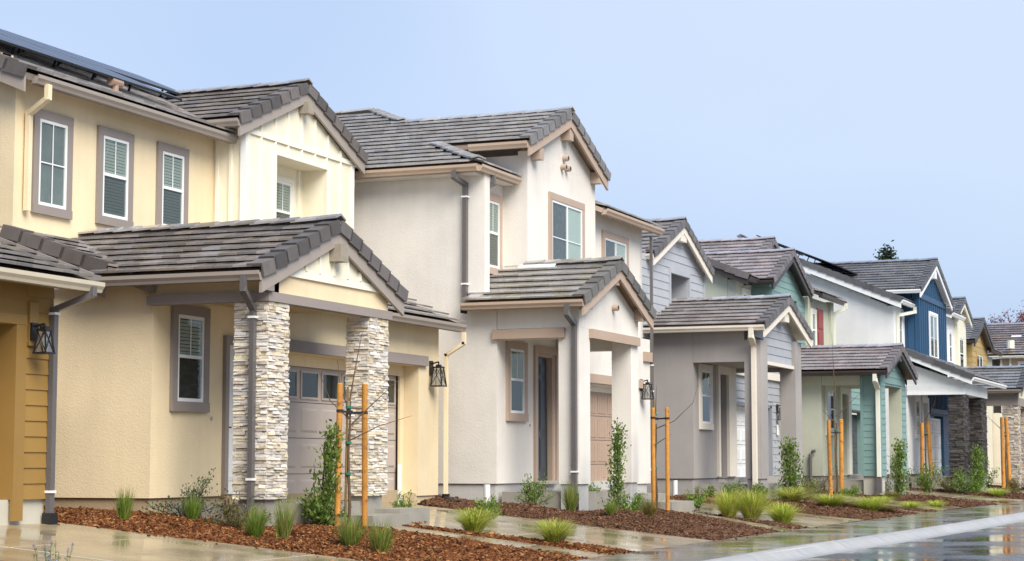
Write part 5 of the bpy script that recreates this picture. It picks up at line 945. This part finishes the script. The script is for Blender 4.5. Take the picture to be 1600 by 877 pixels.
a = stake('left orange stake in front of the window of the sage green house', -11.85, 52.7, .05, 2.16, (-.03, 0), .06); b = stake('right orange stake in front of the brown door of the sage green house', -11.76, 53.7, .05, 2.21, (.02, 0), .065)
bare_tree('bare young tree between leaning stakes in front of the sage green porch', -11.8, 53.3, 3.3, a, b, 1.75, [[(0, 0, 2.2), (.3, .1, 2.5), (.7, .2, 2.9)], [(0, 0, 2.4), (-.05, 0, 3.6), (-.08, 0, 4.6)], [(0, 0, 2.0), (-.4, 0, 2.4)]], .035)
a = stake('left orange stake in front of the white wall of the blue house', -11.46, 65.0, .05, 2.31, (.03, 0), .07); b = stake('right orange stake leaning before the white garage door of the blue house', -11.3, 66.0, .06, 2.37, (-.1, 0), .075)
bare_tree('bare young tree behind two stakes by the white wall of the blue house', -11.42, 65.6, 3.3, a, b, 1.9, [[(0, 0, 2.2), (-.1, 0, 3.2), (-.3, 0, 4.4)], [(0, 0, 2.4), (.3, 0, 2.9), (.5, 0, 3.6)]], .035, False)
a = stake('left orange stake before the pale stone pillar', -9.78, 72.6, .05, 2.66, (0, 0), .075); b = stake('right reddish stake before the pale stone pillar', -9.6, 73.0, .05, 2.66, (-.08, 0), .075)
bare_tree('bare young tree between stakes before the pale stone pillar', -9.7, 72.8, 3.2, a, b, 2.1, [[(0, 0, 2.2), (-.4, 0, 2.6), (-.7, 0, 2.9)]], .035, False)
# --- lavender sprig in the near bed
lv = thing('lavender', 'sparse lavender plant with mauve tips at the bottom left', 'plant', (-9.35, 13.0, -.2)); C = []; D = []; mb = MB(); F1 = []; F2 = []
for i in range(26):
    a, q = random.uniform(0, 6.28), random.uniform(0, .17); tip = Vector((-9.35 + math.cos(a) * q * 1.2, 13 + math.sin(a) * q, -.22 + random.uniform(.3, .6))); root = Vector((-9.35 + math.cos(a) * q * .3, 13 + math.sin(a) * q * .3, -.25)); mb.tube([root, root.lerp(tip, .5) + Vector((math.cos(a) * .02, 0, 0)), tip], [.005, .004, .003], 4)
    for k in range(26): f = random.uniform(.1, .95); C.append(root.lerp(tip, f)); D.append(Vector((random.gauss(0, .7), random.gauss(0, .7), .7)))
    if i % 2:
        for k in range(14): F1.append(tip + Vector((random.gauss(0, .006), random.gauss(0, .006), random.uniform(-.04, .02)))); F2.append(Vector((random.gauss(0, 1), random.gauss(0, 1), .5)))
mb.build('stem', mat('lavender_stem', (.12, .15, .06), .8), lv); leaves(np.array(C), np.array(D), .035, .01, leafmat('lavender_leaf', (.16, .2, .1), (.2, .23, .13)), 'foliage', lv); leaves(np.array(F1), np.array(F2), .014, .01, mat('lavender_flower', (.22, .2, .42), .7), 'flower', lv)
# --- trees far behind
def far_tree(name, label, x, y, z0, z1, rad, n, leaf, m, cat='tree', bare=0):
    t = thing(name, label, cat, (x, y, 0)); mb = MB(); mb.tube([(x, y, 0), (x + .1, y, z0 + (z1 - z0) * .3), (x, y, z1)], [.22, .16, .03], 8); C = []; D = []
    for i in range(80 if bare else 40):
        f = random.uniform(.0, 1); a = random.uniform(0, 6.28); zz = z0 + (z1 - z0) * f; R = rad * ((1 - f * .85) if not bare else (.5 + .5 * math.sin(f * 2.6)))
        p = Vector((x, y, zz - (z1 - z0) * .12)); q = Vector((x + math.cos(a) * R, y + math.sin(a) * R, zz + (.5 if bare else 0) * R)); mb.tube([p, p.lerp(q, .5) + Vector((0, 0, .1)), q], [.05, .03, .012], 4)
        k = n // 30
        for _ in range(k): g = random.uniform(.25, 1.05); C.append(p.lerp(q, g) + Vector((random.gauss(0, .18), random.gauss(0, .18), random.gauss(0, .15)))); D.append(Vector((random.gauss(0, 1), random.gauss(0, 1), random.gauss(0, .6))))
    mb.build('trunk', STEM, t); leaves(np.array(C), np.array(D), leaf, leaf * .5, m, 'crown', t)
far_tree('conifer_tree', 'tip of a conifer showing above the slate roof of the blue house', -17.4, 90, 5, 11.25, 1.0, 4000, .2, leafmat('needle', (.035, .06, .03), (.05, .075, .04)), 'conifer')
RED = leafmat('red_leaf', (.25, .05, .05), (.2, .09, .07))
for i, (x, y, z, lb) in enumerate(((-21.5, 140, 10.8, 'left thin reddish bare tree behind the beige house'), (-18.2, 141, 11.3, 'middle reddish bare tree behind the beige house'), (-15.8, 138, 11.6, 'right reddish bare tree at the frame edge behind the beige house'))):
    far_tree('red_tree', lb, x, y, 5, z, 1.7, 1500, .17, RED, bare=1)
